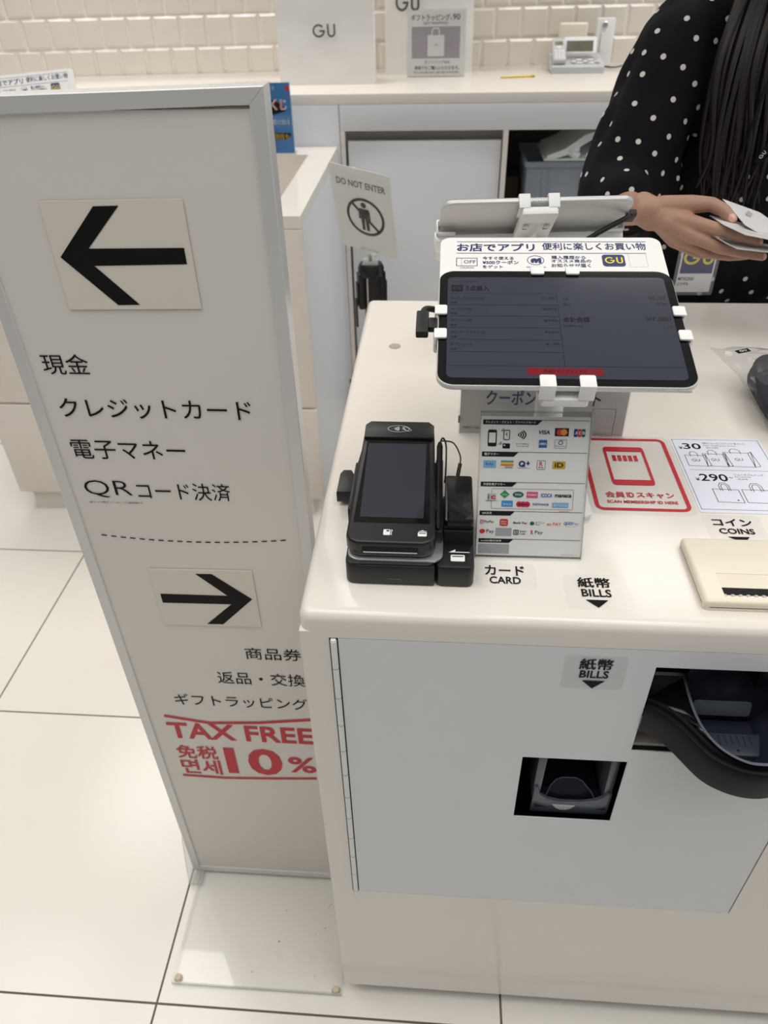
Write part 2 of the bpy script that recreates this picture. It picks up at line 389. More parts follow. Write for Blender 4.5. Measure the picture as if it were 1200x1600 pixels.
# things on the open shelf
b = MB(); b.box((0.215, 2.86, 0.62), (0.262, 3.04, 0.79), 'wood_dark'); b.box((0.213, 2.859, 0.70), (0.264, 3.041, 0.72), MT['wood_dark'])
tag(b.build('cardboard_box', base=(0.24, 2.95, 0.62)), 'narrow dark brown cardboard box in the shelf corner beside the clear bin', 'box')
t = thing('storage_bin', 'clear plastic storage bin holding pale papers on the open shelf', 'storage bin', (0.39, 2.83, 0.62))
b = MB(); x0, x1, y0, y1, zb, zt = 0.272, 0.52, 2.70, 2.98, 0.621, 0.872
b.box((x0, y0, zb), (x1, y0 + .004, zt), 'frost'); b.box((x0, y1 - .004, zb), (x1, y1, zt), 'frost'); b.box((x0, y0 + .004, zb), (x0 + .004, y1 - .004, zt), 'frost')
b.box((x1 - .004, y0 + .004, zb), (x1, y1 - .004, zt), 'frost'); b.box((x0 + .004, y0 + .004, zb), (x1 - .004, y1 - .004, zb + .004), 'frost')
for xx in (0.325, 0.345, 0.45): b.box((xx, y0 - .003, zb), (xx + .006, y0, zt), 'frost')
b.build('bin_body', t)
b = MB(); b.box((x0 - .006, y0 - .008, zt - .012), (x1 + .006, y0, zt + .004), 'frost', bev=.002); b.box((x0 - .006, y1, zt - .012), (x1 + .006, y1 + .008, zt + .004), 'frost', bev=.002)
b.box((x0 - .008, y0, zt - .012), (x0, y1, zt + .004), 'frost', bev=.002); b.box((x1, y0, zt - .012), (x1 + .008, y1, zt + .004), 'frost', bev=.002); b.build('bin_rim', t)
for i in range(4):
    b = MB(); b.box((0.30 + .01 * i, 2.715, 0.627 + .045 * i), (0.48 + .006 * i, 2.96, 0.667 + .045 * i), 'lsky' if i == 1 else 'paper', bev=.004)
    tag(b.build('paper_stack', base=(0.39, 2.83, 0.627 + .045 * i)), ['lowest white paper stack in the clear bin', 'pale blue paper stack in the clear bin', 'white paper stack just above the pale blue one in the bin', 'topmost white paper stack in the clear bin'][i], 'paper', 'papers in the clear bin')
t = thing('plastic_tray', 'pale grey tilted plastic tray lying on top of the clear bin', 'tray', (0.42, 2.8, 0.876))
b = MB(); b.box((0.325, 2.70, 0.877), (0.56, 2.94, 0.884), 'steel_white', bev=.002)
b.prism([(0.332, 0.884), (0.335, 0.893), (0.39, 0.913), (0.45, 0.955), (0.51, 0.975), (0.56, 0.98), (0.56, 0.965), (0.51, 0.96), (0.455, 0.93), (0.40, 0.896), (0.36, 0.884)], -2.94, -2.70, 'steel_white', frame((0, 0, 0), (1, 0, 0), (0, 0, 1)))
b.build('tray_body', t)
b = MB(); bm_ = bmesh.new(); bmesh.ops.create_icosphere(bm_, subdivisions=3, radius=0.022)
for v in bm_.verts: v.co = v.co * (1 + 0.5 * noise.noise(v.co * 70)); v.co.z *= .8
b.absorb(bm_, 'paper', Matrix.Translation((0.425, 2.715, 0.902)))
tag(b.build('crumpled_paper', base=(0.425, 2.715, 0.884)), 'crumpled white paper ball in the pale tray on the shelf', 'paper')

# ------------------------------------------------------------------ service counter with the sunken bay on the left
SY, SZ, SXR, SXL = 1.868, 0.941, -0.35, -1.345
t = thing('service_counter', 'white waist-high counter with a sunken bay behind the arrow sign', 'counter', (-0.85, 2.25, 0))
b = MB()
b.box((SXL, SY, 0.077), (SXR, SY + .018, 0.40), 'counter_face', bev=.006, seg=3); b.box((SXL, SY, 0.404), (SXR, SY + .018, SZ - .03), 'counter_face', bev=.006, seg=3); b.build('front_panel', t)
for xa, xb, nm in ((SXR - .018, SXR, 'side_panel'), (SXL, SXL + .018, 'side_panel')):
    b = MB(); b.box((xa, SY + .018, 0.077), (xb, 2.628, SZ - .03), 'door', bev=.003); b.build(nm, t)  # cooler white than the front: bluish side light put into the colour
b = MB()
for lo, hi in (((SXL, SY), (SXR, 1.955)), ((SXL, 2.515), (SXR, 2.628)), ((-0.428, 1.955), (SXR, 2.515)), ((SXL, 1.955), (-1.02, 2.515))):
    b.box((lo[0], lo[1], SZ - .03), (hi[0], hi[1], SZ), 'counter')
b.build('top_rim', t)
b = MB()
b.box((-1.02, 2.515, 0.62), (-0.428, 2.527, SZ - .03), 'counter'); b.box((-0.428, 1.955, 0.62), (-0.416, 2.515, SZ - .03), 'counter')
b.box((-1.032, 1.955, 0.62), (-1.02, 2.515, SZ - .03), 'counter'); b.box((-1.02, 1.955, 0.60), (-0.428, 2.515, 0.62), 'counter')
b.text('お支払いを', (-0.64, 0.842, -0.529, 0.876), -2.5145 + 2.515 + .0005, 'ink', FR(2.515), bold=.02); b.build('sunken_bay', t)
b = MB(); b.box((SXL + .03, SY + .02, 0), (SXR - .04, 2.62, 0.077), 'counter_face'); b.build('plinth', t)

# lottery poster in a clear holder
t = thing('campaign_poster', 'blue upright campaign poster in a clear holder on the counter ledge behind the sign', 'poster', (-0.55, 2.52, SZ))
Fp = FR(2.52)
b = MB(); b.box((-0.632, SZ + .004, 0), (-0.4705, 1.139, .0012), 'blue_poster', Fp)
z = .0016
b.text('当たる', (-0.545, 1.120, -0.517, 1.131), z, 'paper', Fp)
b.poly(circ(-0.4785, 1.1245, .007), z, 'mc_red', Fp); b.text('くじ', (-0.4866, 1.102, -0.4712, 1.111), z, 'mc_red', Fp)
b.poly([(-0.56, 1.045), (-0.487, 1.063), (-0.50, 1.083), (-0.545, 1.10), (-0.56, 1.1)], z, 'ink', Fp)
b.text('くじ', (-0.529, 1.066, -0.484, 1.096), z + .0002, 'paper', Fp, bold=.09); b.text('くじ', (-0.5255, 1.069, -0.487, 1.093), z + .0004, 'mc_red', Fp, bold=.02)
b.text('買うと当たる', (-0.529, 1.026, -0.479, 1.041), z, 'paper', Fp, bold=.01)
b.poly([(-0.545, 0.982), (-0.482, 0.986), (-0.477, 1.003), (-0.545, 1.003)], z, 'ink', Fp); b.text('2回目も', (-0.543, 0.985, -0.482, 1.0), z + .0002, 'gold', Fp, bold=.02)
b.text('5月末まで', (-0.537, 1.005, -0.515, 1.012), z, 'navy', Fp); b.text('くわしくは店内で', (-0.54, .967, -0.515, .974), z, 'navy', Fp); b.text('レジにて', (-0.54, .955, -0.505, .962), z, 'navy', Fp)
b.build('poster_sheet', t)
b = MB(); b.box((-0.635, SZ, -.003), (-0.4675, 1.142, -.001), 'acrylic', Fp); b.box((-0.635, SZ, .0025), (-0.4675, 1.142, .004), 'acrylic', Fp)
b.box((-0.635, SZ, -.05), (-0.4675, SZ + .003, -.003), 'acrylic', Fp); b.build('clear_holder', t)

# ------------------------------------------------------------------ items on the back counter
def bag(name, label, M, w_, d_, h_, gubox, group):
    t = thing(name, label, 'shopping bag', M, group)
    b = MB(); n = 10
    def f(u, v): return 0.004 * noise.noise(Vector((u * 9 + w_ * 50, v * 9, 1.3)))
    hole = circ(w_ / 2, h_ - .035, .042, 20, ry=.016)
    for side in (0, 1):
        tm = bmesh.new(); nx, nz = 14, 16
        g = [[tm.verts.new((w_ * i / nx, (d_ - .012 * (j / nz)) if side else .012 * (j / nz) + f(i / nx, j / nz), h_ * j / nz)) for i in range(nx + 1)] for j in range(nz + 1)]
        for j in range(nz):
            for i in range(nx):
                cx, cz = w_ * (i + .5) / nx, h_ * (j + .5) / nz
                if ((cx - w_ / 2) / .045) ** 2 + ((cz - (h_ - .035)) / .02) ** 2 < 1: continue
                tm.faces.new((g[j][i], g[j][i + 1], g[j + 1][i + 1], g[j + 1][i]))
        tm.normal_update(); bmesh.ops.solidify(tm, geom=tm.faces[:], thickness=.0012)
        b.absorb(tm, 'bag_paper', M)
    for sx in (0, w_):
        inn = .02 if sx == 0 else -.02
        b.raw([(sx, .001, 0), (sx + inn * .2, d_ / 2, 0), (sx, d_ - .001, 0), (sx, .012, h_), (sx + inn, d_ / 2, h_), (sx, d_ - .012, h_)], [(0, 1, 4, 3), (1, 2, 5, 4)], 'bag_paper', M)
    b.box((0, 0, 0), (w_, d_, .002), 'bag_paper', M)
    b.build('bag_body', t)
    b = MB(); F2 = M @ frame((0, -.0045, 0), (1, 0, 0), (0, 0, 1)); b.gu(gubox, .001, 'ink_grey', F2); b.build('logo', t)
    return t
MT['bag_paper'] = mat('white_bag_paper', (246, 243, 238), 0.35, var=0.02, scale=8)
Mb = frame((-0.553, 2.812, BCZ), (1, 0.01, 0), (-.01, 1, 0))
bag('shopping_bag', 'large white shopping bag with logo standing on the back counter left of the notice', Mb, .312, .10, .30, (.119, .134, .192, .170), 'white bags on the back counter')
Mb = frame((-0.215, 3.01, BCZ), (1, .08, 0), (-.08, 1, 0))
bag('shopping_bag', 'white shopping bag standing behind the gift wrapping notice', Mb, .30, .08, .34, (.035, .186, .115, .235), 'white bags on the back counter')

t = thing('gift_wrapping_notice', 'upright gift wrapping price notice with a grey picture on the back counter', 'notice', (-0.04, 2.95, BCZ))
Fn = FR(2.95)
b = MB(); b.box((-0.1365, BCZ + .003, 0), (0.055, 1.283, .001), 'paper', Fn); z = .0014
b.text('ギフトラッピング', (-0.1243, 1.2543, 0.003, 1.2721), z, 'ink_grey', Fn, bold=.02); b.text('¥', (.0055, 1.2553, .0105, 1.262), z, 'ink_grey', Fn); b.text('90', (0.0125, 1.2555, 0.0368, 1.2725), z, 'ink_grey', Fn, bold=.01)
b.text('GIFT WRAPPING', (-0.0847, 1.2435, -0.0019, 1.2510), z, 'ink_grey', Fn)
b.rect(-0.1225, 1.147, 0.0385, 1.2376, z, 'lilac', Fn)
b.rect(-0.0697, 1.153, -0.0136, 1.2137, z + .0003, 'paper', Fn); b.text('GU', (-.0465, 1.1835, -.0365, 1.189), z + .0005, 'ink_grey', Fn)
b.stroke([(-.055, 1.2137), (-.055, 1.226), (-.05, 1.233), (-.035, 1.233), (-.031, 1.226), (-.031, 1.2137)], .004, z + .0003, 'paper', Fn)
b.text('ギフトバッグ¥40', (-0.0794, 1.1301, 0.0051, 1.1416), z, 'ink_grey', Fn); b.text('単体でもご購入いただけます。', (-0.1124, 1.1134, 0.0386, 1.125), z, 'ink_grey', Fn, bold=.015)
b.text('You can also buy a gift bag individually.', (-0.1165, 1.1013, 0.0392, 1.1099), z, 'ink_grey', Fn)
b.build('printed_card', t)
b = MB(); b.box((-0.139, BCZ, .002), (0.0575, 1.286, .0035), 'acrylic', Fn); b.box((-0.139, BCZ, -.0035), (0.0575, 1.286, -.001), 'acrylic', Fn); b.box((-0.139, BCZ, -.06), (0.0575, BCZ + .0025, -.0035), 'acrylic', Fn); b.build('clear_holder', t)

# desk telephone
t = thing('telephone', 'silver desk telephone with display and cordless handset on the back counter', 'telephone', (0.45, 3.06, BCZ))
MT['phone'] = mat('silver_phone_plastic', (196, 197, 200), 0.35); MT['lcd'] = mat('olive_lcd', (112, 112, 92), 0.12)
Fs = frame((0, 0, 0), (0, 1, 0), (0, 0, 1))
b = MB(); b.prism([(2.985, BCZ), (2.985, BCZ + .019), (2.992, BCZ + .024), (3.12, BCZ + .046), (3.13, BCZ + .042), (3.13, BCZ)], .355, .533, 'phone', Fs, bev=.005); b.build('base', t)
Fk = frame((0.36, 2.992, BCZ + .0245), (1, 0, 0), (0, .128, .022))
b = MB()
for i in range(5):
    for j in range(3): b.box((.062 + i * .02, .012 + j * .015, 0), (.078 + i * .02, .022 + j * .015, .004), 'white' if (i + j) % 2 else 'alu', Fk, bev=.001)
b.build('keypad', t)
Fl = frame((0.397, 3.055, 1.142), (1, 0, 0), (0, .35, .93))
b = MB(); b.prism(rrect(0, 0, .113, .052, .005), -.012, 0, 'white', Fl, bev=.002)
b.rect(.0105, .007, .101, .04, .0004, 'lcd', Fl); b.text('12:40', (.03, .014, .06, .03), .0007, 'ink_grey', Fl); b.build('display', t)
Fh = frame((0.3575, 3.0, BCZ + .026), (1, 0, 0), (0, .09, .055))
b = MB(); b.prism(rrect(0, 0, .045, .105, .008), 0, .018, 'phone', Fh, bev=.004); b.rect(.008, .07, .036, .088, .0185, 'lcd', Fh); b.poly(circ(.022, .06, .008, ry=.005), .0188, 'white', Fh)
for i in range(3):
    for j in range(4): b.box((.007 + i * .011, .008 + j * .01, .018), (.015 + i * .011, .014 + j * .01, .0195), 'white', Fh)
b.build('handset', t)
b = MB(); b.tube(spline([(.533, 3.10, BCZ + .012), (.56, 3.11, BCZ + .004), (.59, 3.10, BCZ + .004), (.62, 3.14, BCZ + .004)], 6), .0025, 'cable', n=6); b.build('cord', t)
b = MB(); b.box((0.392, 3.165, BCZ), (0.489, 3.2, 1.223), 'cream', bev=.006, seg=3); tag(b.build('note_box', base=(.44, 3.18, BCZ)), 'plain cream box standing behind the silver telephone', 'box')
t = thing('wall_unit', 'slim white upright plastic case with round lock behind the telephone', 'dispenser', (0.552, 3.185, BCZ))
Fw = FR(3.17)
b = MB(); b.box((0.521, BCZ, -.03), (0.583, 1.235, 0), 'white', Fw, bev=.003); b.build('case', t)
b = MB(); b.lathe([(0, 0), (.0105, 0), (.0105, .004), (.008, .006), (0, .006)], 'alu', Fw @ Matrix.Translation((.547, 1.216, 0))); b.build('lock', t)
b = MB(); b.box((.5355, 1.119, 0), (.5445, 1.19, .003), 'steel_white', Fw, bev=.001); b.rect(.5355, 1.119, .537, 1.19, .0032, 'ink_grey', Fw); b.build('slot', t)
t = thing('pencil', 'short yellow pencil lying on the back counter before the telephone', 'pencil', (.235, 2.912, BCZ))
b = MB(); b.tube([(.178, 2.904, BCZ + .0035), (.28, 2.921, BCZ + .0035)], .0035, 'lyellow', n=6); b.build('barrel', t)
b = MB(); b.tube([(.28, 2.921, BCZ + .0035), (.293, 2.923, BCZ + .0035)], [.004, .004], 'gold', n=8); b.build('eraser', t)

# ------------------------------------------------------------------ belt stanchion with the no-entry sign
t = thing('belt_stanchion', 'belt barrier post with black head behind the checkout counter', 'stanchion', (-0.168, 1.74, 0))
S0 = Matrix.Translation((-0.168, 1.74, 0))
b = MB(); b.lathe([(0, 0), (.16, 0), (.16, .012), (.03, .03), (0, .03)], 'black', S0, 32); b.build('base', t)
b = MB(); b.lathe([(0, .03), (.019, .03), (.019, .86), (0, .86)], 'chrome', S0); b.build('pole', t)
b = MB(); b.lathe([(.0195, .845), (.03, .845), (.031, .862), (.026, .872), (0, .872)], 'black', S0)
for a in (20, 110, 200, 290):
    M = S0 @ Matrix.Rotation(R(a), 4, 'Z'); b.box((.017, -.013, .765), (.033, .013, .852), 'black', M, bev=.003); b.box((.033, -.009, .775), (.037, .009, .83), 'black', M, bev=.002)
b.build('belt_head', t)
M = S0 @ Matrix.Rotation(R(200), 4, 'Z'); b = MB(); b.box((.037, -.007, .72), (.041, .007, .79), 'black', M, bev=.001); b.build('belt_clip', t)
Rs = Matrix(((0.908, -0.05, 0.416 * -1), (-0.405, -0.354, -0.843), (-0.105, 0.934, -0.342))).to_4x4(); Rs.translation = Vector((-0.1743, 1.6865, 1.0016))
t = thing('no_entry_sign', 'tilted acrylic DO NOT ENTER sign on top of the belt post', 'sign', (-0.168, 1.735, 0.872))
W2, H2 = .074, .105
b = MB(); b.prism(rrect(-W2 + .001, -H2 + .001, W2 - .001, H2 - .001, .006), -.0008, 0, 'paper', Rs)
z = .0006
b.text('DO NOT ENTER', (-.059, .059, .060, .0745), z, 'ink_grey', Rs, bold=.015)
b.stroke(circ(0.003, -.012, .044, 40), .0065, z, 'ink', Rs, closed=True); b.stroke([(-.028, .019), (.034, -.043)], .0065, z, 'ink', Rs)
b.poly(circ(0.001, .018, .0068, 16), z + .0001, 'ink', Rs)
b.poly([(-.010, .009), (.012, .009), (.015, .004), (.0155, -.018), (.012, -.018), (.0112, -.002), (.0102, -.046), (.003, -.046), (.0018, -.016), (.0002, -.016), (-.001, -.046), (-.008, -.046), (-.009, -.002), (-.0098, -.018), (-.0135, -.018), (-.013, .004)], z + .0001, 'ink', Rs)
b.build('printed_card', t)
b = MB(); b.prism(rrect(-W2, -H2, W2, H2, .007), .0012, .0028, 'acrylic', Rs); b.prism(rrect(-W2, -H2, W2, H2, .007), -.0028, -.001, 'acrylic', Rs); b.build('acrylic_sheet', t)
b = MB(); b.box((-.022, -H2 - .006, -.008), (.022, -H2 + .006, .008), 'acrylic_edge', Rs, bev=.001)
b.tube([tuple(Rs @ Vector((0, -H2 - .006, 0))), (-0.168, 1.738, .878)], .004, 'chrome', n=8); b.box((-.186, 1.722, .8722), (-.150, 1.758, .879), 'acrylic_edge', bev=.001); b.build('sign_holder', t)

# ------------------------------------------------------------------ direction sign board
YS = 0.718
XL, XR_, ZT, ZL = -0.463, -0.1555, 1.381, 1.3745
t = thing('direction_sign', 'tall grey-white arrow sign board with payment text on a clear base plate', 'sign', (-0.31, 0.73, 0))
Fs = FR(YS)
b = MB(); b.box((XL + .012, .012, -.012), (XR_ - .012, ZL - .0115, -.0008), 'panel', Fs); z = 0.0
b.text('現金', (-0.4345, 1.104, -0.3815, 1.1285), z, 'ink', Fs)
b.text('クレジットカード', (-0.4305, 1.0495, -0.2085, 1.0745), z, 'ink', Fs, bold=.004)
b.text('電子マネー', (-0.432, 0.993, -0.2945, 1.0195), z, 'ink', Fs)
b.text('QR', (-0.432, 0.9355, -0.3725, 0.9615), z, 'ink', Fs, bold=-.012); b.text('コード決済', (-0.366, 0.9345, -0.2495, 0.9605), z, 'ink', Fs)
b.text('QRコードは(株)デンソーウェーブの登録商標です', (-0.4312, 0.9262, -0.3627, 0.9298), z, 'ink', Fs)
for i in range(20):
    xa = -0.4295 + i * (0.2405 / 19.55); u = (xa + .309) / .12
    b.stroke([(xa, .8675 + .0075 * u * u), (xa + .007, .8675 + .0075 * ((xa + .007 + .309) / .12) ** 2)], .0017, z, 'ink', Fs)
b.text('商品券', (-0.271, 0.6455, -0.1885, 0.6705), z, 'ink', Fs)
b.text('返品・交換', (-0.321, 0.588, -0.188, 0.6155), z, 'ink', Fs)
b.text('ギフトラッピング', (-0.398, 0.532, -0.1885, 0.559), z, 'ink', Fs)
b.stroke([(-0.4235, .502), (-0.352, .4885), (-0.27, .495), (-0.187, .5085)], .0062, z, 'red', Fs)
b.text('TAX FREE', (-0.4245, 0.4445, -0.187, 0.4855), z, 'red', Fs, bold=.022)
b.text('免税', (-0.4215, 0.389, -0.352, 0.425), z, 'red', Fs, bold=.02); b.text('면세', (-0.4205, 0.345, -0.3515, 0.386), z, 'red', Fs, bold=.02)
b.text('10', (-0.3405, 0.351, -0.2445, 0.425), z, 'red', Fs, bold=.028); b.text('%', (-0.2345, 0.363, -0.188, 0.407), z, 'red', Fs, bold=.02)
b.stroke([(-0.4235, .3385), (-0.35, .336), (-0.27, .341), (-0.1895, .348)], .006, z, 'red', Fs)
b.build('sign_panel', t)
fw_ = .0145
for nm, pl in (('top', [(XL, ZL), (XL + fw_, ZL - fw_), (XR_ - fw_, ZT - fw_), (XR_, ZT)]), ('bottom', [(XL, .010), (XR_, .010), (XR_ - fw_, .010 + fw_), (XL + fw_, .010 + fw_)]),
               ('left', [(XL, .010), (XL + fw_, .010 + fw_), (XL + fw_, ZL - fw_), (XL, ZL)]), ('right', [(XR_, .010), (XR_, ZT), (XR_ - fw_, ZT - fw_), (XR_ - fw_, .010 + fw_)])):
    b = MB(); b.prism([(p[0] * 1, p[1]) for p in pl], -.022, .0022, 'frame', Fs, bev=.0007, seg=1); b.build('frame_rail', t)
b = MB(); b.box((XL + .012, .012, -.0215), (XR_ - .012, ZL - .0115, -.018), 'panel', Fs); b.build('back_panel', t)
def arrow(name, card, tip):
    b = MB(); b.prism([(card[0], card[1]), (card[2], card[1] + .002), (card[2], card[3]), (card[0], card[3] - .002)], 0.0002, .0009, 'sticker', Fs); b.poly(tip, .0013, 'ink', Fs); o = b.build(name, t)
    return o
arrow('arrow_sticker', (-0.3845, 1.1795, -0.2445, 1.289), [(-0.378, 1.234), (-0.332, 1.2825), (-0.307, 1.283), (-0.347, 1.2425), (-0.251, 1.2435), (-0.251, 1.2275), (-0.3455, 1.2255), (-0.308, 1.1855), (-0.331, 1.185)])['label'] = 'large black arrow pointing left on a pale sticker'
arrow('arrow_sticker', (-0.3795, .713, -0.2395, .821), [(-0.2455, .7695), (-0.2945, .8135), (-0.317, .813), (-0.279, .7745), (-0.3725, .774), (-0.3725, .757), (-0.276, .7585), (-0.3165, .718), (-0.2935, .7185)])['label'] = 'black arrow pointing right on a pale sticker'
b = MB(); b.prism(rrect(-0.448, .514, -.1425, .765, .004), 0.0025, .0085, 'acrylic'); b.stroke(rrect(-0.447, .515, -.1435, .764, .004), .003, .0088, 'acrylic_edge', closed=True)
b.prism([(-0.448, .5135), (-.1425, .5135), (-.1425, .5155), (-0.448, .5155)], 0.0025, .0087, 'acrylic_edge')
rd = random.Random(4)
for q in range(16): b.poly(circ(-.44 + .28 * rd.random(), .525 + .17 * rd.random(), .0004 + .0007 * rd.random(), 8), .0087, 'ink_grey')
b.poly(circ(-.268, .594, .0016, 10), .0087, 'ink_grey'); b.build('base_plate', t)
for x_, y_ in ((-.439, .524), (-.1535, .522), (-.439, .755), (-.1535, .755)):
    b = MB(); b.lathe([(0, 0), (.0075, 0), (.0075, .0024), (.0055, .0095), (0, .0105)], 'rubber', Matrix.Translation((x_, y_, 0)), 20); b.build('foot', t)
Fx = frame((-0.4655, 0, 0), (0, 1, 0), (0, 0, 1))
b = MB(); b.prism([(.742, .0092), (.742, .13), (.714, .13), (.688, .012), (.688, .0092)], 0, .002, 'acrylic', Fx); b.stroke([(.742, .13), (.714, .13), (.688, .0105)], .0022, .0022, 'acrylic_edge', Fx)
b.box((-0.4655, .688, .0088), (-.44, .716, .0105), 'acrylic_edge'); b.build('side_bracket', t)

# ------------------------------------------------------------------ checkout counter
CX0, CX1, CY1, CB = -0.136, 1.15, 1.340, 0.037
t = thing('checkout_counter', 'white self-checkout counter with a flush metal door in its front', 'counter', (0.5, 0.93, 0))
r_ = .011
b = MB()
# worktop: one rounded slab with the round cable hole left out of its upper skin
rg_ = []
for ins, zk in [(0.0, CT - .025), (0.0, CT - r_)] + [(r_ * (1 - math.cos(R(a_))), CT - r_ + r_ * math.sin(R(a_))) for a_ in (15, 30, 45, 60, 75, 90)]:
    rg_.append([(x, y, zk) for x, y in rrect(CX0 + ins, FY + ins, CX1 - ins, CY1 - ins, max(.0125 - ins, .001), 4)])
b.loft(rg_, 'counter'); b.build('countertop', t)
DX0, DX1, DZ0, DZ1 = -0.0965, 0.4262, 0.3765, 0.911
b = MB()   # front frame around the door
for x0, x1, z0, z1 in ((CX0, DX0 - .0095, CB, CT - .025), (DX1 + .0018, CX1, CB, CT - .025), (DX0 - .0095, DX1 + .0018, CB, DZ0 - .0008), (DX0 - .0095, DX1 + .0018, DZ1 + .0008, CT - .025)):
    b.box((x0, FY, z0), (x1, FY + .018, z1), 'counter')
b.build('front_frame', t)
b = MB(); b.box((CX0, FY + .018, CB), (CX0 + .018, CY1, CT - .025), 'counter_face'); b.build('side_panel', t)
b = MB(); b.box((CX1 - .018, FY + .018, CB), (CX1, CY1, CT - .025), 'counter_face'); b.build('side_panel', t)
b = MB(); b.box((CX0 + .018, CY1 - .018, CB), (CX1 - .018, CY1, CT - .025), 'counter_face'); b.build('rear_panel', t)
b = MB(); b.box((CX0 + .03, FY + .035, 0), (CX1 - .03, CY1 - .03, CB), 'dark'); b.build('plinth', t)
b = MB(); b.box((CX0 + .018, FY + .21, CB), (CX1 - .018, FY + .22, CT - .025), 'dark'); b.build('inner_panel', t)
b = MB(); b.lathe([(0, CT + .0002), (.0098, CT + .0002), (.0098, CT + .0006), (0, CT + .0006)], 'beige_metal', Matrix.Translation((-0.0745, 1.137, 0)), 24)
b.build('cable_hole', t)['label'] = 'small round hole in the white top'
# door with its two openings
OX = [DX0, .108, .2273, .4135, DX1]; OZ = [DZ0, .5965, .7232, .745, .8865, DZ1]
b = MB(); tm = bmesh.new()
cells = {}
holes = {(1, 1), (2, 3)}
vv = {(i, j): tm.verts.new((OX[i], FY, OZ[j])) for i in range(5) for j in range(6)}
for i in range(4):
    for j in range(5):
        if (i, j) in holes: continue
        tm.faces.new((vv[i, j], vv[i + 1, j], vv[i + 1, j + 1], vv[i, j + 1]))
tm.normal_update(); bmesh.ops.solidify(tm, geom=tm.faces[:], thickness=.0015)
zz = [v.co.y for v in tm.verts]; dy = FY - min(zz)
for v in tm.verts: v.co.y += dy
b.absorb(tm, 'door'); dr = b.build('door', t)
b = MB()
n_k = 11
b.tube([(DX0 - .0048, FY - .0005, DZ0 - .009), (DX0 - .0048, FY - .0005, DZ1 - .003)], .0034, 'steel_white', n=12)
for k in range(n_k):
    zk = DZ0 + (DZ1 - DZ0) * (k + .9) / n_k - .04; b.tube([(DX0 - .0048, FY - .0005, zk), (DX0 - .0048, FY - .0005, zk + .0012)], .00355, 'line', n=12)
b.tube([(DX0 - .0048, FY - .0005, DZ1 - .003), (DX0 - .0048, FY - .0005, DZ1 - .001)], .0028, 'white', n=12)
b.box((DX0 - .0095, FY + .002, DZ0 - .004), (DX0 - .001, FY + .006, DZ1), 'black')
b.build('hinge', dr)
b = MB(); Fd = FR(FY)
b.prism(rrect(.135, .849, .199, .9005, .005), .0001, .0004, 'film', Fd); z = .0008
b.text('紙幣', (.1505, .8797, .1845, .8962), z, 'ink', Fd, bold=.025); b.text('BILLS', (.1525, .8667, .182, .8782), z, 'ink', Fd, bold=.02); b.poly([(.1559, .8627), (.168, .8505), (.1799, .8627)], z, 'ink', Fd)
b.build('bills_sticker', dr)['label'] = 'clear sticker with black BILLS lettering and arrow'

# bill dispenser behind the lower opening
t = thing('bill_dispenser', 'smoky grey banknote tray set behind the small lower opening in the door', 'dispenser', (0.168, 0.56, .59))
Fb = FR(FY + .012)
b = MB()
b.prism([(.1295, .595), (.1325, .592), (.2225, .592), (.2255, .595), (.2262, .636), (.2205, .638), (.216, .63), (.206, .6215), (.19, .6165), (.165, .616), (.149, .621), (.139, .63), (.1355, .644), (.1305, .644)], -.004, .001, 'smoke', Fb, bev=.0012)
b.prism([(.1295, .62), (.139, .62), (.1415, .726), (.1305, .726)], -.075, -.002, 'smoke', Fb, bev=.0015); b.prism([(.2165, .62), (.2262, .62), (.2262, .726), (.2148, .726)], -.075, -.002, 'smoke', Fb, bev=.0015)
b.box((.131, .592, -.085), (.2245, .73, -.075), 'smoke_dark', Fb); b.box((.139, .598, -.075), (.2165, .604, -.03), 'smoke_dark', Fb)
b.raw([(.1335, .6035, .0014), (.1335, .611, .0014), (.151, .6035, .0014), (.222, .6035, .0014), (.222, .609, .0014), (.209, .6035, .0014)], [(0, 2, 1), (3, 4, 5)], 'dark', Fb)
b.build('body', t)
b = MB(); Ft_ = frame((0, FY + .0185, .61), (1, 0, 0), (0, .5, .86))
dome = [(.148, .004), (.1535, .018), (.160, .0265), (.168, .0300), (.184, .0305), (.193, .0265), (.205, .012), (.2085, .004)]
b.prism(dome, -.003, 0, 'smoke_dark', Ft_, bev=.001); b.stroke(dome, .0016, .0006, 'smoke', Ft_)  # lighter outline stroke paints the highlight along the dome edge
b.prism([(.1395, -.004), (.2165, -.004), (.2165, .014), (.1395, .014)], -.006, -.0032, 'smoke_dark', Ft_); b.build('front_lip', t)
b = MB(); b.prism([(.156, .6105), (.184, .6105), (.1795, .604), (.1735, .6005), (.1665, .6005), (.1605, .604)], .001, .0018, 'paper_grey', Fb); b.build('finger_notch', t)['label'] = 'pale grey notch in the lip'
b = MB(); b.box((.1415, .689, -.05), (.2148, .726, -.02), 'smoke', Fb, bev=.002); b.prism([(.154, .706), (.192, .706), (.184, .691), (.163, .691)], -.02, -.0165, 'smoke_light', Fb, bev=.001); b.build('upper_flap', t)

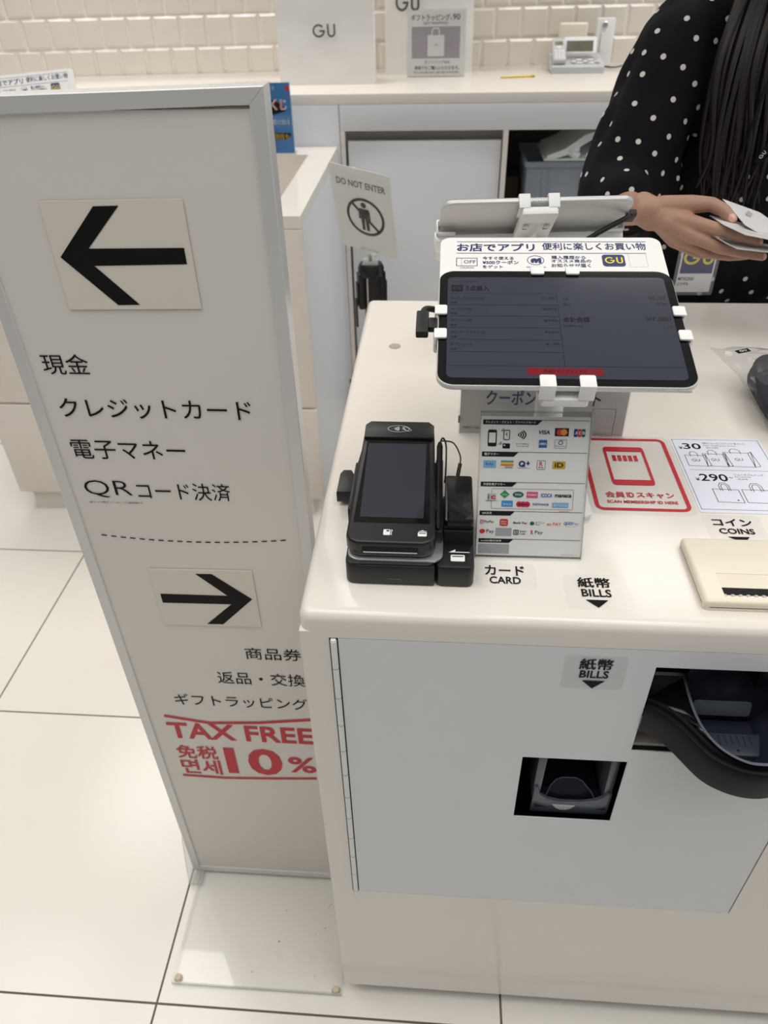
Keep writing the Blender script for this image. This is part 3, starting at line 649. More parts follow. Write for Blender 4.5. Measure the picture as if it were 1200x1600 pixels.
# coin return cup
t = thing('coin_return_tray', 'dark curved coin return cup bulging out of the upper door opening', 'tray', (0.325, 0.52, .78))
half = [(.2275, .5195), (.233, .517), (.240, .5125), (.250, .503), (.2585, .491), (.2675, .476), (.2765, .463), (.287, .454), (.301, .447), (.314, .4435), (.325, .4425)]
half = [tuple(p[:2]) for p in spline([(x, y, 0) for x, y in half], 3)]
cxm = .325
outer = half + [(2 * cxm - x, y) for x, y in half[-2::-1]]
outer = [p for p in outer if p[0] < .4125]
n = len(outer)
b = MB()
inner_c = Vector((cxm, .56))
def off(p, d, wall=True):
    v = Vector(p); i = outer.index(p); a = Vector(outer[max(i - 1, 0)]); c = Vector(outer[min(i + 1, n - 1)]); tg = (c - a).normalized(); nr = Vector((-tg.y, tg.x))
    return v + nr * d
rings = []
for d, zz_ in ((.001, .785), (0, .787), (0, .812), (0, .823), (.0015, .8255), (.004, .8258), (.0055, .8235), (.008, .8235), (.0095, .827), (.013, .8275)):
    rings.append([(q.x, q.y, zz_) for q in (off(p, d) for p in outer)])
rings = [[tuple(v) for v in r] for r in rings]
b.loft(rings, 'charcoal', caps=False, closed=False); b.build('cup_wall', t)
rim = [(.2745, .556), (.2735, .53), (.2745, .505), (.279, .485), (.288, .468), (.300, .457), (.313, .451), (.325, .450)]
rim = [tuple(p[:2]) for p in spline([(x, y, 0) for x, y in rim], 4)]; rim = rim + [(2 * cxm - x, y) for x, y in rim[-2::-1]]
def sc(k, dy=0): return [(cxm + (x - cxm) * k, .52 + (y - .52) * k + dy) for x, y in rim]
b = MB()
b.loft([[(x, y, .833) for x, y in sc(1.0)], [(x, y, .8335) for x, y in sc(.97)], [(x, y, .815) for x, y in sc(.93)], [(x, y, .797) for x, y in sc(.70)], [(x, y, .795) for x, y in sc(.64)], [(x, y, .785) for x, y in sc(.5)]], 'smoke_dark', caps=False, closed=False)
b.poly([(x, y) for x, y in sc(.5)], .785, 'smoke_dark', None); pad = [(.304, .490), (.346, .490), (.356, .519), (.294, .519)]; b.prism(pad, .785, .789, 'smoke_mid', bev=.0008); b.stroke(pad, .0018, .7895, 'smoke_dark', closed=True); b.poly(circ(.326, .497, .0016, 10), .7896, 'dark')
for q in range(7): b.rect(.303 + q * .0065, .503, .3035 + q * .0065, .516, .7896, 'smoke_dark')
b.stroke(sc(1.0), .003, .834, 'smoke', None); b.build('bowl', t)
b = MB()   # shoulder between wall and bowl
sh = [tuple(off(p, .013)) for p in outer]; m_ = len(sh)
far = []
for k in range(m_):
    u = k / (m_ - 1); idx = u * (len(rim) - 1); i0 = int(min(idx, len(rim) - 2)); f_ = idx - i0
    far.append((rim[i0][0] * (1 - f_) + rim[i0 + 1][0] * f_, rim[i0][1] * (1 - f_) + rim[i0 + 1][1] * f_))
b.loft([[(x, y, .8275) for x, y in sh], [((x + fx) / 2, (y + fy) / 2, .832) for (x, y), (fx, fy) in zip(sh, far)], [(x, y, .833) for x, y in far]], 'black_gloss', caps=False, closed=False); b.build('shoulder', t)
b = MB(); b.box((.2285, FY + .042, .70), (.412, FY + .2, .8325), 'dark'); b.box((.2285, FY + .0365, .8325), (.412, FY + .2, .838), 'black'); b.box((.2285, FY + .06, .838), (.412, FY + .2, .895), 'black'); b.box((.2255, FY + .002, .74), (.2272, FY + .2, .895), 'dark'); b.box((.2272, FY + .002, .8868), (.412, FY + .2, .889), 'dark'); b.box((.2272, FY + .002, .742), (.412, FY + .06, .7448), 'dark'); b.build('housing', t)  # thin dark liners added so the inside of the opening reads as shaded
Ff = frame((0, .5385, .792), (1, 0, 0), (0, .018, .09)); b = MB(); b.prism([(.282, 0), (.366, 0), (.3735, .02), (.3765, .088), (.372, .0915), (.279, .0915), (.2745, .088), (.2765, .02)], -.004, 0, 'smoke_dark', Ff, bev=.001)
b.prism(rrect(.286, .002, .348, .022, .004), 0, .0015, 'smoke', Ff, bev=.0006); b.build('coin_flap', t)
b = MB(); b.box((.339, .845, 0), (.347, .882, .012), 'charcoal', FR(FY + .026), bev=.001); b.box((.339, .880, 0), (.347, .884, .013), 'alu', FR(FY + .026)); b.build('guide', t)
b = MB(); b.lathe([(0, 0), (.012, 0), (.012, .006), (.009, .009), (0, .009)], 'alu', FR(FY + .03) @ Matrix.Translation((.325, .889, 0))); b.build('lock_knob', t)
b = MB(); b.box((.2285, FY + .006, .7465), (.412, FY + .034, .7515), 'beige_metal', bev=.001); b.box((.2285, FY + .02, .7515), (.268, FY + .035, .782), 'beige_metal', bev=.002); b.build('lower_plate', t)['label'] = 'beige metal plate under the cup'

# ------------------------------------------------------------------ stickers lying on the counter
zc = CT + .0001; zi = CT + .0007
def sheet(b, poly, m='film', th=.0004): b.prism(poly, zc, zc + th, m)
b = MB(); sheet(b, rrect(.046, .5675, .1065, .6075, .006))
b.text('カード', (.0535, .5878, .0948, .603), zi, 'ink', bold=.025); b.text('CARD', (.0578, .575, .0902, .5858), zi, 'ink', bold=.02)
tag(b.build('card_sticker', base=(.076, .588, CT)), 'clear CARD sticker on the counter top just right of the payment terminal', 'sticker')
b = MB(); sheet(b, rrect(.134, .5425, .1975, .5935, .006))
b.text('紙幣', (.148, .5735, .1815, .5885), zi, 'ink', bold=.025); b.text('BILLS', (.1503, .56, .1802, .5712), zi, 'ink', bold=.02); b.poly([(.1529, .5556), (.1757, .5556), (.1645, .5445)], zi, 'ink')
tag(b.build('bills_sticker', base=(.166, .568, CT)), 'clear BILLS sticker with down arrow lying on the counter top near its front edge', 'sticker')
b = MB(); sheet(b, rrect(.304, .6515, .3675, .7025, .006))
b.text('コイン', (.3127, .6825, .3564, .6951), zi, 'ink', bold=.025); b.text('COINS', (.3164, .6683, .3548, .6778), zi, 'ink', bold=.02); b.poly([(.3228, .6632), (.3464, .6632), (.3382, .6526)], zi, 'ink')
tag(b.build('coins_sticker', base=(.336, .677, CT)), 'clear COINS sticker with down arrow behind the cream coin slot', 'sticker')
b = MB(); sheet(b, rrect(.179, .6985, .3015, .8685, .010), 'film')
fo, fi = rrect(.1865, .7065, .2965, .8635, .009), None
b.stroke(rrect(.1888, .7088, .2942, .8612, .008), .0047, zi, 'red', closed=True)
b.stroke(rrect(.2157, .7592, .2637, .8408, .006), .0034, zi, 'red', closed=True)
b.poly(rrect(.2145, .832, .265, .8425, .0045), zi + .0001, 'red'); b.poly(rrect(.2145, .7575, .265, .7685, .0045), zi + .0001, 'red')
for i in range(5): b.rect(.2232 + i * .0067, .810, .2276 + i * .0067, .823, zi, 'red')
b.text('会員', (.2015, .7315, .2245, .7432), zi, 'red', bold=.02); b.text('ID', (.2268, .7322, .2352, .7424), zi, 'red', bold=.03); b.text('スキャン', (.2378, .7318, .2822, .7428), zi, 'red', bold=.02)
b.text('SCAN MEMBERSHIP ID HERE', (.2015, .7205, .2834, .7262), zi, 'red', bold=.025)
tag(b.build('membership_sticker', base=(.24, .783, CT)), 'clear sticker with red rounded frame and red phone picture on the counter top', 'sticker')
b = MB(); b.prism(rrect(.3045, .7065, .420, .8685, .002), zc, zc + .0005, 'sheet')
b.stroke([(.3075, .7125), (.417, .7125), (.417, .8645), (.3075, .8645)], .0006, zi, 'ink', closed=True); b.rect(.314, .7935, .4105, .794, zi, 'ink')
b.text('¥', (.3124, .8412, .3173, .8474), zi, 'ink', bold=.01); b.text('30', (.3181, .8412, .341, .8551), zi, 'ink', bold=.015)
b.text('有料ショッピングバッグ 各サイズ', (.3445, .8535, .3985, .858), zi, 'ink'); b.text('Paper shopping bag, all sizes', (.3447, .8485, .3855, .8515), zi, 'ink'); b.text('종이 쇼핑백', (.347, .8432, .362, .8465), zi, 'ink')
b.text('¥', (.316, .770, .3211, .777), zi, 'ink', bold=.01); b.text('290', (.3219, .7697, .355, .7851), zi, 'ink', bold=.015); b.text('~', (.3567, .7768, .3613, .7790), zi, 'ink')
b.text('リユーザブルバッグ', (.3645, .782, .3995, .7867), zi, 'ink'); b.text('Reusable bag', (.3645, .7785, .383, .781), zi, 'ink'); b.text('에코백', (.366, .7735, .378, .7765), zi, 'ink')
def bagline(x0, y0, x1, y1, dpt, logo=True):
    lw = .00075
    b.stroke([(x0, y0), (x1 - dpt, y0 - .001), (x1 - dpt, y1), (x0, y1 + .001)], lw, zi, 'ink', closed=True)
    if dpt: b.stroke([(x1 - dpt, y0 - .001), (x1, y0 + .001), (x1 - dpt * .4, y1 + .003), (x1 - dpt, y1)], lw, zi, 'ink'); b.stroke([(x1 - dpt * .4, y1 + .003), (x1 - dpt * .7, y0 + .012), (x1 - dpt, y0 - .001)], lw, zi, 'ink')
    c = (x0 + x1 - dpt) / 2; wq = (x1 - dpt - x0) * .2; hh = .009 if logo else .014
    b.stroke([(c - wq, y1 - .002), (c - wq, y1 + hh * .6), (c - wq * .5, y1 + hh), (c + wq * .5, y1 + hh), (c + wq, y1 + hh * .6), (c + wq, y1 - .002)], lw, zi, 'ink')
    if not logo: b.stroke([(c - wq * .6, y1 - .003), (c - wq * .6, y1 + hh * .5), (c - wq * .3, y1 + hh * .8), (c + wq * .3, y1 + hh * .8), (c + wq * .6, y1 + hh * .5), (c + wq * .6, y1 - .003)], lw, zi, 'ink')
    if logo: b.text('GU', (c - .005, y0 + (y1 - y0) * .42, c + .005, y0 + (y1 - y0) * .42 + .0058), zi, 'ink')
    else: b.rect(x1 - .007, y0 + .003, x1 - .005, y0 + .005, zi, 'ink')
bagline(.3155, .803, .3435, .826, .005); bagline(.3385, .803, .3695, .830, .006); bagline(.365, .803, .403, .834, .007)
bagline(.3305, .7275, .3605, .7525, 0, False); bagline(.3645, .7275, .4005, .7525, 0, False)
tag(b.build('bag_price_sheet', base=(.36, .787, CT)), 'pale blue price sheet with line drawings of shopping bags on the counter top', 'notice')

# cream coin inlet
t = thing('coin_slot', 'cream coin inlet with a recessed slot at the counter front right of the stickers', 'coin slot', (.37, .6, CT))
z0, z1 = CT, CT + .0125
xo = [.2655, .2865, .452, .473]; yo = [.5465, .5545, .5885, .6465]
b = MB()
b.prism(rrect(.2655, .5465, .473, .6465, .006), z0, z0 + .005, 'cream')
tm = bmesh.new()
for i in range(3):
    for j in range(3):
        if (i, j) == (1, 1): continue
        q = [tm.verts.new((x, y, z1)) for x, y in ((xo[i], yo[j]), (xo[i + 1], yo[j]), (xo[i + 1], yo[j + 1]), (xo[i], yo[j + 1]))]; tm.faces.new(q)
bmesh.ops.remove_doubles(tm, verts=tm.verts[:], dist=1e-5)
ex = bmesh.ops.extrude_face_region(tm, geom=tm.faces[:]); 
for v in ex['geom']:
    if isinstance(v, bmesh.types.BMVert): v.co.z = z0 + .004
bmesh.ops.recalc_face_normals(tm, faces=tm.faces[:])
oe = [e for e in tm.edges if all(abs(v.co.z - z1) < 1e-6 for v in e.verts) and all(abs(v.co.x - xo[0]) < 1e-6 or abs(v.co.x - xo[3]) < 1e-6 or abs(v.co.y - yo[0]) < 1e-6 or abs(v.co.y - yo[3]) < 1e-6 for v in e.verts) and len([f for f in e.link_faces if abs(f.normal.z) < .5]) == 1]
ve = [e for e in tm.edges if abs(e.verts[0].co.z - e.verts[1].co.z) > .005 and e.verts[0].co.x in (e.verts[1].co.x,) and all((abs(v.co.x - xo[0]) < 1e-6 or abs(v.co.x - xo[3]) < 1e-6) and (abs(v.co.y - yo[0]) < 1e-6 or abs(v.co.y - yo[3]) < 1e-6) for v in e.verts)]
bmesh.ops.bevel(tm, geom=oe + ve, offset=.0045, segments=4, profile=.5, affect='EDGES'); b.absorb(tm, 'cream')
b.prism([(.5884, z1 - .0003), (.5884, z0 + .0085), (.5705, z0 + .0085)], .2868, .4518, 'cream', frame((0, 0, 0), (0, 1, 0), (0, 0, 1))); b.box((.2868, .5546, z0 + .005), (.4518, .5884, z0 + .0086), 'cream')
b.build('body', t)
b = MB(); b.box((.2868, .5605, z0 + .0087), (.4518, .5708, z0 + .0092), 'dark'); b.build('slot', t)
b = MB()
for i in range(22):
    xr = .2885 + i * .0075; b.prism([(xr, .5548), (xr + .003, .5548), (xr + .0015, .5605), (xr - .0015, .5605)], z0 + .0087, z0 + .0105, 'paper_grey', bev=.0005, seg=1)
b.build('ribs', t)

# ------------------------------------------------------------------ payment terminal
t = thing('payment_terminal', 'black card payment terminal with dark touch screen on the counter corner', 'payment terminal', (-.03, .63, CT))
b = MB()
b.prism(rrect(-.0915, .568, .0005, .735, .008), CT, CT + .029, 'black', bev=.0025); b.prism(rrect(-.080, .5672, .0003, .58, .001), CT + .002, CT + .0265, 'black', bev=.001); b.box((-.048, .5668, CT + .009), (-.034, .568, CT + .0098), 'ink_grey'); b.build('base', t)
b = MB(); b.prism(rrect(.0015, .5675, .0407, .69, .007), CT, CT + .0275, 'black', bev=.0025)
b.prism(rrect(.0095, .607, .0395, .690, .004), CT + .0275, CT + .056, 'black_gloss', bev=.0018); b.box((.0095, .6055, CT + .047), (.0395, .6075, CT + .0485), 'charcoal'); b.box((.0095, .6035, CT + .0276), (.0395, .607, CT + .045), 'dark'); b.build('card_reader', t)
b = MB(); zr = CT + .0278
b.prism(rrect(.0165, .5765, .031, .5865, .0015), zr, zr + .0003, 'paper'); b.rect(.018, .5832, .0295, .5845, zr + .0005, 'ink'); b.poly([(.0145, .5905), (.036, .5905), (.036, .5915), (.021, .5918), (.0215, .5955)], zr, 'paper')
b.build('card_icon', bpy.data.objects['card_reader'])
b = MB(); b.prism(rrect(-.0895, .5715, .0085, .70, .012), CT + .0285, CT + .0315, 'alu', bev=.0008); b.build('silver_rim', t)
# tilted handset
HM = frame((-.045, .5745, CT + .0325), (1, 0, 0), (0, .19, .020))
wb, wt = .0455, .0405
hp = [(-wb, .012), (-wb + .004, .004), (-wb + .012, 0), (wb - .012, 0), (wb - .004, .004), (wb, .012), (wt + .001, .17), (wt, .19), (wt - .006, .197), (-wt + .006, .197), (-wt, .19), (-wt - .001, .17)]
b = MB(); b.prism(hp, 0, .021, 'black', HM, bev=.003, seg=3); b.prism([(-wt, .166), (wt, .166), (wt, .19), (wt - .006, .197), (-wt + .006, .197), (-wt, .19)], .0205, .0255, 'black', HM, bev=.0025)
b.build('handset', t)
b = MB(); b.poly([(-.0395, .0285), (.0395, .0285), (.036, .163), (-.036, .163)], .0213, 'black_gloss', HM); b.poly([(-.0335, .036), (.0325, .036), (.0325, .1585), (-.0345, .1585)], .0216, 'screen_off_glow', HM); b.build('screen', t)
b = MB(); b.box((-.0285, -.0008, .006), (.0285, .004, .014), 'dark', HM); b.box((-.0275, -.001, .007), (.0275, .0008, .0085), 'alu', HM); b.build('card_slot', t)  # thin bright strip drawn as the glint in the dark slot
b = MB(); z = .0216
b.prism(rrect(-.0075, .0105, -.0005, .0185, .001), .0212, z, 'paper', HM); b.rect(-.0045, .0155, -.0015, .0175, z + .0002, 'ink', HM); b.poly([(.0003, .0105), (.001, .0105), (.001, .0165), (.0022, .0165), (.0005, .0188)], z, 'paper', HM)
b.build('chip_icon', t)
b = MB(); b.prism(rrect(.0275, .010, .0365, .0158, .001), .0212, z, 'paper', HM); b.rect(.0285, .0135, .0355, .0145, z + .0002, 'ink', HM); b.poly([(.028, .0168), (.0365, .0168), (.0365, .0173), (.033, .0176), (.033, .0188)], z, 'paper', HM)
zt2 = .0257
b.build('swipe_icon', t); b = MB()
b.stroke(circ(-.001, .1815, .0125, 30, ry=.0062), .0004, zt2, 'paper', HM, closed=True)
for k in range(4):
    rr = .0025 + .0016 * k; b.stroke([(-.0075 + rr * math.cos(R(a)), .1815 + rr * .9 * math.sin(R(a))) for a in (-38, -19, 0, 19, 38)], .0007, zt2, 'paper', HM)
b.stroke([(.0145, .1785), (.0105, .183), (.006, .1855), (.0035, .184), (.0065, .182)], .0006, zt2, 'paper', HM); b.stroke([(.003, .181), (.006, .180), (.0085, .1775), (.0125, .177)], .0006, zt2, 'paper', HM); b.stroke([(.0045, .1825), (.0075, .1795)], .0006, zt2, 'paper', HM)
b.build('contactless_icon', t)
b = MB(); b.box((-.0935, .625, CT + .0285), (-.088, .715, CT + .054), 'black', bev=.0015); b.build('side_rail', t)
b = MB(); b.box((-.003, .625, CT + .0285), (.001, .715, CT + .056), 'black', bev=.0012); b.build('side_rail', t)
b = MB(); b.box((-.0015, .600, CT + .029), (.0072, .735, CT + .047), 'black', bev=.0015); b.build('pen_holder', t)
b = MB(); b.prism([(-.1165, .700), (-.1165, .738), (-.113, .746), (-.103, .746), (-.095, .728), (-.0915, .722), (-.0915, .700)], CT + .006, CT + .022, 'black', bev=.002); b.build('connector_plug', t)
b = MB(); b.tube(spline([(-.1, .742, CT + .014), (-.094, .758, CT + .03), (-.089, .765, CT + .045), (-.086, .752, CT + .05)], 5), .0009, 'cable', n=6); b.build('strap', t)
t = thing('stylus', 'thin black stylus with coiled cord upright in the terminal side holder', 'stylus', (.0028, .66, CT + .047))
b = MB(); b.tube([(.0027, .602, CT + .0485), (.0027, .606, CT + .0495), (.0027, .735, CT + .064), (.0027, .742, CT + .0648)], [.0012, .0032, .0036, .0022], 'charcoal', n=12); b.build('barrel', t)
b = MB(); b.tube(spline([(.0027, .741, CT + .065), (.006, .748, CT + .068), (.010, .74, CT + .062), (.010, .70, CT + .052), (.009, .69, CT + .045)], 6), .0011, 'cable', n=6)
b.tube(spline([(.0045, .745, CT + .066), (.018, .738, CT + .068), (.026, .725, CT + .06), (.0265, .718, CT + .053)], 6), .0009, 'cable', n=6)
b.tube([(.0265, .718, CT + .053), (.0235, .706, CT + .040), (.019, .694, CT + .024), (.0165, .692, CT + .010)], [.0022, .0024, .0022, .0012], 'cable', n=8); b.build('cord', t)

# ------------------------------------------------------------------ accepted-payments board in a leaning acrylic stand
t = thing('payment_methods_board', 'acrylic stand with rows of payment logos beside the payment terminal', 'notice', (.1, .63, CT))
BU = Vector((0, .0588, .1465)).normalized()
BM = frame((.1, .6165, CT + .0015), (1, .01, 0), BU)
BW, BH = .113, .1575
b = MB(); b.box((-BW / 2, 0, .0012), (BW / 2, BH, .003), 'acrylic', BM); b.box((-BW / 2, 0, -.003), (BW / 2, BH, -.0008), 'acrylic', BM)
b.box((-BW / 2, BH - .0015, -.003), (BW / 2, BH, .003), 'acrylic_edge', BM); b.box((BW / 2 - .0008, 0, -.003), (BW / 2, BH, .003), 'acrylic_edge', BM); b.box((-BW / 2, 0, -.003), (-BW / 2 + .0008, BH, .003), 'acrylic_edge', BM)
b.box((.1 - BW / 2, .614, CT), (.1 + BW / 2, .675, CT + .0025), 'acrylic'); b.build('acrylic_stand', t)
b = MB(); b.box((-BW / 2 + .001, .002, -.0006), (BW / 2 - .001, BH - .0055, 0), 'paper', BM)
AM = BM @ Matrix.Translation((-BW / 2, 0, .0004)) @ Matrix.Diagonal((BW / 100, BH * .985 / 140, 1, 1))
def q_text(s_, bx, m, bold=0.0, z=0.0): b.text(s_, bx, z, m, AM, bold)
def q_rect(bx, m, z=0.0, r=None): b.poly(rrect(*bx, r), z, m, AM) if r else b.rect(*bx, z, m, AM)
for y0, y1, xe, tx, te in ((129.6, 134.2, 56.3, 'クレジット・デビット・プリペイドカード', 50.4), (99.4, 104, 36.4, '電子マネー', 18.1), (70.5, 75, 36.4, '交通系電子マネー', 25.3), (42, 46.5, 35.8, 'QR決済', 14.1), (14.6, 18.7, 35.9, 'mobile端末決済', 24.4)):
    b.poly([(2.8, y0), (xe - 4.5, y0), (xe, y1), (2.8, y1)], 0, 'ink', AM); q_text(tx, (5, y0 + 1.1, te, y1 - 1), 'paper', .015, .0003); q_rect((xe, y1 - .45, 98, y1), 'ink_grey')
q_rect((7.6, 109, 15.7, 124.7), 'ink', 0, 1.5); q_rect((8.6, 112.5, 14.6, 122), 'paper', .0002)
b.stroke(rrect(22, 115.5, 27.2, 124.2, .8), .7, 0, 'ink', AM, closed=True); q_text('€', (23.6, 119, 25.6, 122), 'ink'); q_rect((21.3, 107.2, 28, 111.9), 'ink', 0, .6); q_rect((22.3, 109.6, 23.6, 110.8), 'paper', .0002)
for (cx, cy) in ((22.4, 123.2), (20.5, 110.6)):
    for k in range(2): b.stroke([(cx + (1.2 + 1.2 * k) * math.cos(R(a)), cy + (1.2 + 1.2 * k) * math.sin(R(a))) for a in range(95, 181, 17)], .5, 0, 'ink', AM)
for k in range(4):
    rr = 2.6 + 2.1 * k; b.stroke([(33 + rr * math.cos(R(a)), 120.2 + rr * .62 * math.sin(R(a))) for a in range(-45, 46, 15)], 1.0, 0, 'ink', AM)
q_text('タッチ決済OK', (33.4, 110.9, 45.1, 112.4), 'ink'); q_text('Tap to pay OK', (33.5, 108.6, 45.2, 110.2), 'ink')
b.text('VISA', (52.9, 121, 63.6, 124.7), 0, 'visa', AM @ Matrix(((1, .18, 0, -22), (0, 1, 0, 0), (0, 0, 1, 0), (0, 0, 0, 1))), .03)
q_rect((67.8, 119.4, 80.3, 126.9), 'ink'); b.poly(circ(72.2, 123.2, 3.0, 20), .0002, 'mc_red', AM); b.poly(circ(75.9, 123.2, 3.0, 20), .0003, 'mc_orange', AM)
for i, mm in enumerate(('visa', 'mc_red', 'dgreen')): b.poly(rrect(84.9 + 3.5 * i, 118.9, 88.1 + 3.5 * i, 126.4, 1.0), 0, mm, AM); q_text('JCB'[i], (85.4 + 3.5 * i, 121.4, 87.7 + 3.5 * i, 124), 'paper', .02, .0003)
q_rect((54, 108.4, 61.4, 115.7), 'amex'); q_text('AMEX', (54.5, 111, 60.9, 113.2), 'paper', .02, .0003)
b.stroke(rrect(68.4, 108.1, 78.9, 116, .8), .3, 0, 'ink_grey', AM, closed=True); b.stroke(circ(73.6, 113.3, 1.8, 16), .6, 0, 'visa', AM, closed=True); q_text('Diners Club', (69.2, 109.4, 78, 110.8), 'ink_grey')
q_rect((4.5, 88.5, 16.2, 95.7), 'lsky'); q_text('Edy', (6.5, 90.5, 14, 93.6), 'blue', 0, .0003)
for i, mm in enumerate(('teal', 'lyellow', 'orange')): q_rect((20.4, 94 - 1.75 * i, 32.1, 95.7 - 1.75 * i), mm)
q_rect((20.4, 88.5, 32.1, 90.5), 'paper'); q_text('nanaco', (24, 88.6, 31.5, 90.3), 'ink', 0, .0003)
b.stroke(circ(39.8, 92.7, 2.3, 20), 1.4, 0, 'visa', AM, closed=True); b.stroke([(40, 92), (42.5, 89.9)], 1.2, 0, 'visa', AM); b.stroke([(43.5, 93.3), (47, 93.3)], 1.0, 0, 'visa', AM); b.stroke([(45.3, 91.4), (45.3, 95.4)], 1.0, 0, 'visa', AM); q_text('QUICPay+', (36.1, 88, 47.6, 89.2), 'ink')
b.stroke(rrect(53.5, 87.7, 61, 96.1, .8), .4, 0, 'ink_grey', AM, closed=True); q_text('R', (55.7, 91, 58.8, 95), 'mc_red', .01); q_text('Edy', (55, 88.5, 59.6, 90.4), 'ink')
q_rect((67.6, 88.5, 79.2, 95.6), 'gold'); q_text('iD', (69.6, 90, 77.4, 94.4), 'ink', .02, .0003)
b.stroke(rrect(13.4, 48.9, 88.5, 68.4, .8), .3, 0, 'ink_grey', AM, closed=True)
q_rect((9.3, 57, 17.5, 63.5), 'paper_grey', .0001); q_text('i', (10, 58.2, 11.2, 62.8), 'dgreen', .02, .0003); q_text('c', (12.5, 58.2, 17, 61.8), 'mc_red', .04, .0003); q_text('交通系電子マネー', (7.4, 55.6, 20.2, 56.9), 'ink')
b.poly([(25.4, 59), (29.9, 63), (25.4, 67.1), (20.9, 63)], 0, 'green', AM); q_text('icsca', (23.2, 62.2, 27.6, 63.8), 'paper', 0, .0003)
b.poly(circ(37.8, 62.9, 5.1, 20, ry=3), 0, 'dgreen', AM); q_text('TOICA', (34.6, 62, 41, 63.8), 'paper', .02, .0003)
q_rect((45.6, 59.9, 56, 65.9), 'pink', 0, .5); q_text('PASMO', (46.8, 62, 55, 63.8), 'paper', .02, .0003)
q_text('ICOCA', (58.9, 60.6, 69.3, 64.5), 'blue', .03); q_text('manaca', (71.6, 60.9, 86.9, 63.8), 'ink', .03)
q_rect((22.8, 50.8, 33.3, 56.9), 'sky', 0, .4); q_text('Suica', (24.3, 52.7, 31.8, 54.6), 'paper', 0, .0003)
for i in range(3): b.poly(circ(39.2 + 3.6 * i, 53.5, 2.9, 16), .00005 * i, 'magenta', AM)
q_text('SUGOCA', (38, 52.5, 47.8, 54.5), 'ink', .02, .0004); q_text('nimoca', (51.8, 52.5, 66.5, 55.4), 'blue', .015); q_rect((69.6, 50.8, 84.7, 55.6), 'lsky'); q_text('はやかけん', (71, 51.9, 83.4, 54.5), 'paper', .01, .0003); q_text('※PiTaPaは除く', (76, 46.6, 86, 47.7), 'ink_grey')
b.stroke(rrect(3.8, 33.9, 6.8, 37.2, .6), .5, 0, 'mc_red', AM, closed=True); q_text('P', (4.7, 34.6, 6.1, 36.5), 'mc_red', .02); q_text('PayPay', (7.6, 33.9, 16.6, 36.9), 'ink_grey', .02)
q_rect((21.9, 31.5, 29.7, 38.6), 'mc_red', 0, 1.6); q_text('d払い', (23, 35.2, 28.6, 37.2), 'paper', .01, .0003); q_text('d Pay', (23.3, 32.8, 28.3, 34.5), 'paper', .01, .0003)
q_text('Bank Pay', (34.7, 33.3, 47.7, 36), 'ink', .02)
b.poly(circ(52.2, 34.7, 2.1, 16, ry=1.9), 0, 'dgreen', AM); q_text('ゆうちょ', (55.3, 34.6, 63.4, 36.6), 'dgreen'); q_text('Pay', (55.3, 32.6, 60, 34.2), 'dgreen')
q_text('au PAY', (66, 32.9, 79.3, 36), 'orange', .02); q_text('QUO', (81.6, 33.3, 89, 36.9), 'blue', .03); q_text('Pay', (89.3, 33.3, 95.2, 36.5), 'sky'); q_text('クオ・カード ペイ', (83.2, 31.5, 93.5, 32.6), 'ink_grey')
b.poly([(6, 23.5), (8.5, 24.8), (8.5, 27.2), (6, 28.4), (3.5, 27.2), (3.5, 24.8)], 0, 'mc_red', AM); q_text('Pay', (9.8, 23.3, 16.9, 27.8), 'ink')
q_rect((18.4, 21.6, 33.4, 29.7), 'lgrey'); b.stroke(rrect(35.5, 23.2, 39.7, 27.6, .4), .7, 0, 'ink', AM, closed=True); q_text('S', (36.5, 24, 38.8, 26.8), 'ink', .02); q_text('Smart', (41, 25.7, 47.5, 27.6), 'ink', .01); q_text('Code', (41, 23.2, 46.3, 25.1), 'ink', .01)
q_text('R', (51.4, 23.6, 53.8, 27.8), 'mc_red', .02); q_text('Pay', (55.3, 23.2, 62.7, 27.6), 'ink'); q_rect((2.8, 3.6, 31.8, 13.1), 'lgrey')
q_text('2024 Payment guide', (80.8, 3.2, 96, 4.1), 'ink_grey')
b.build('printed_card', t)

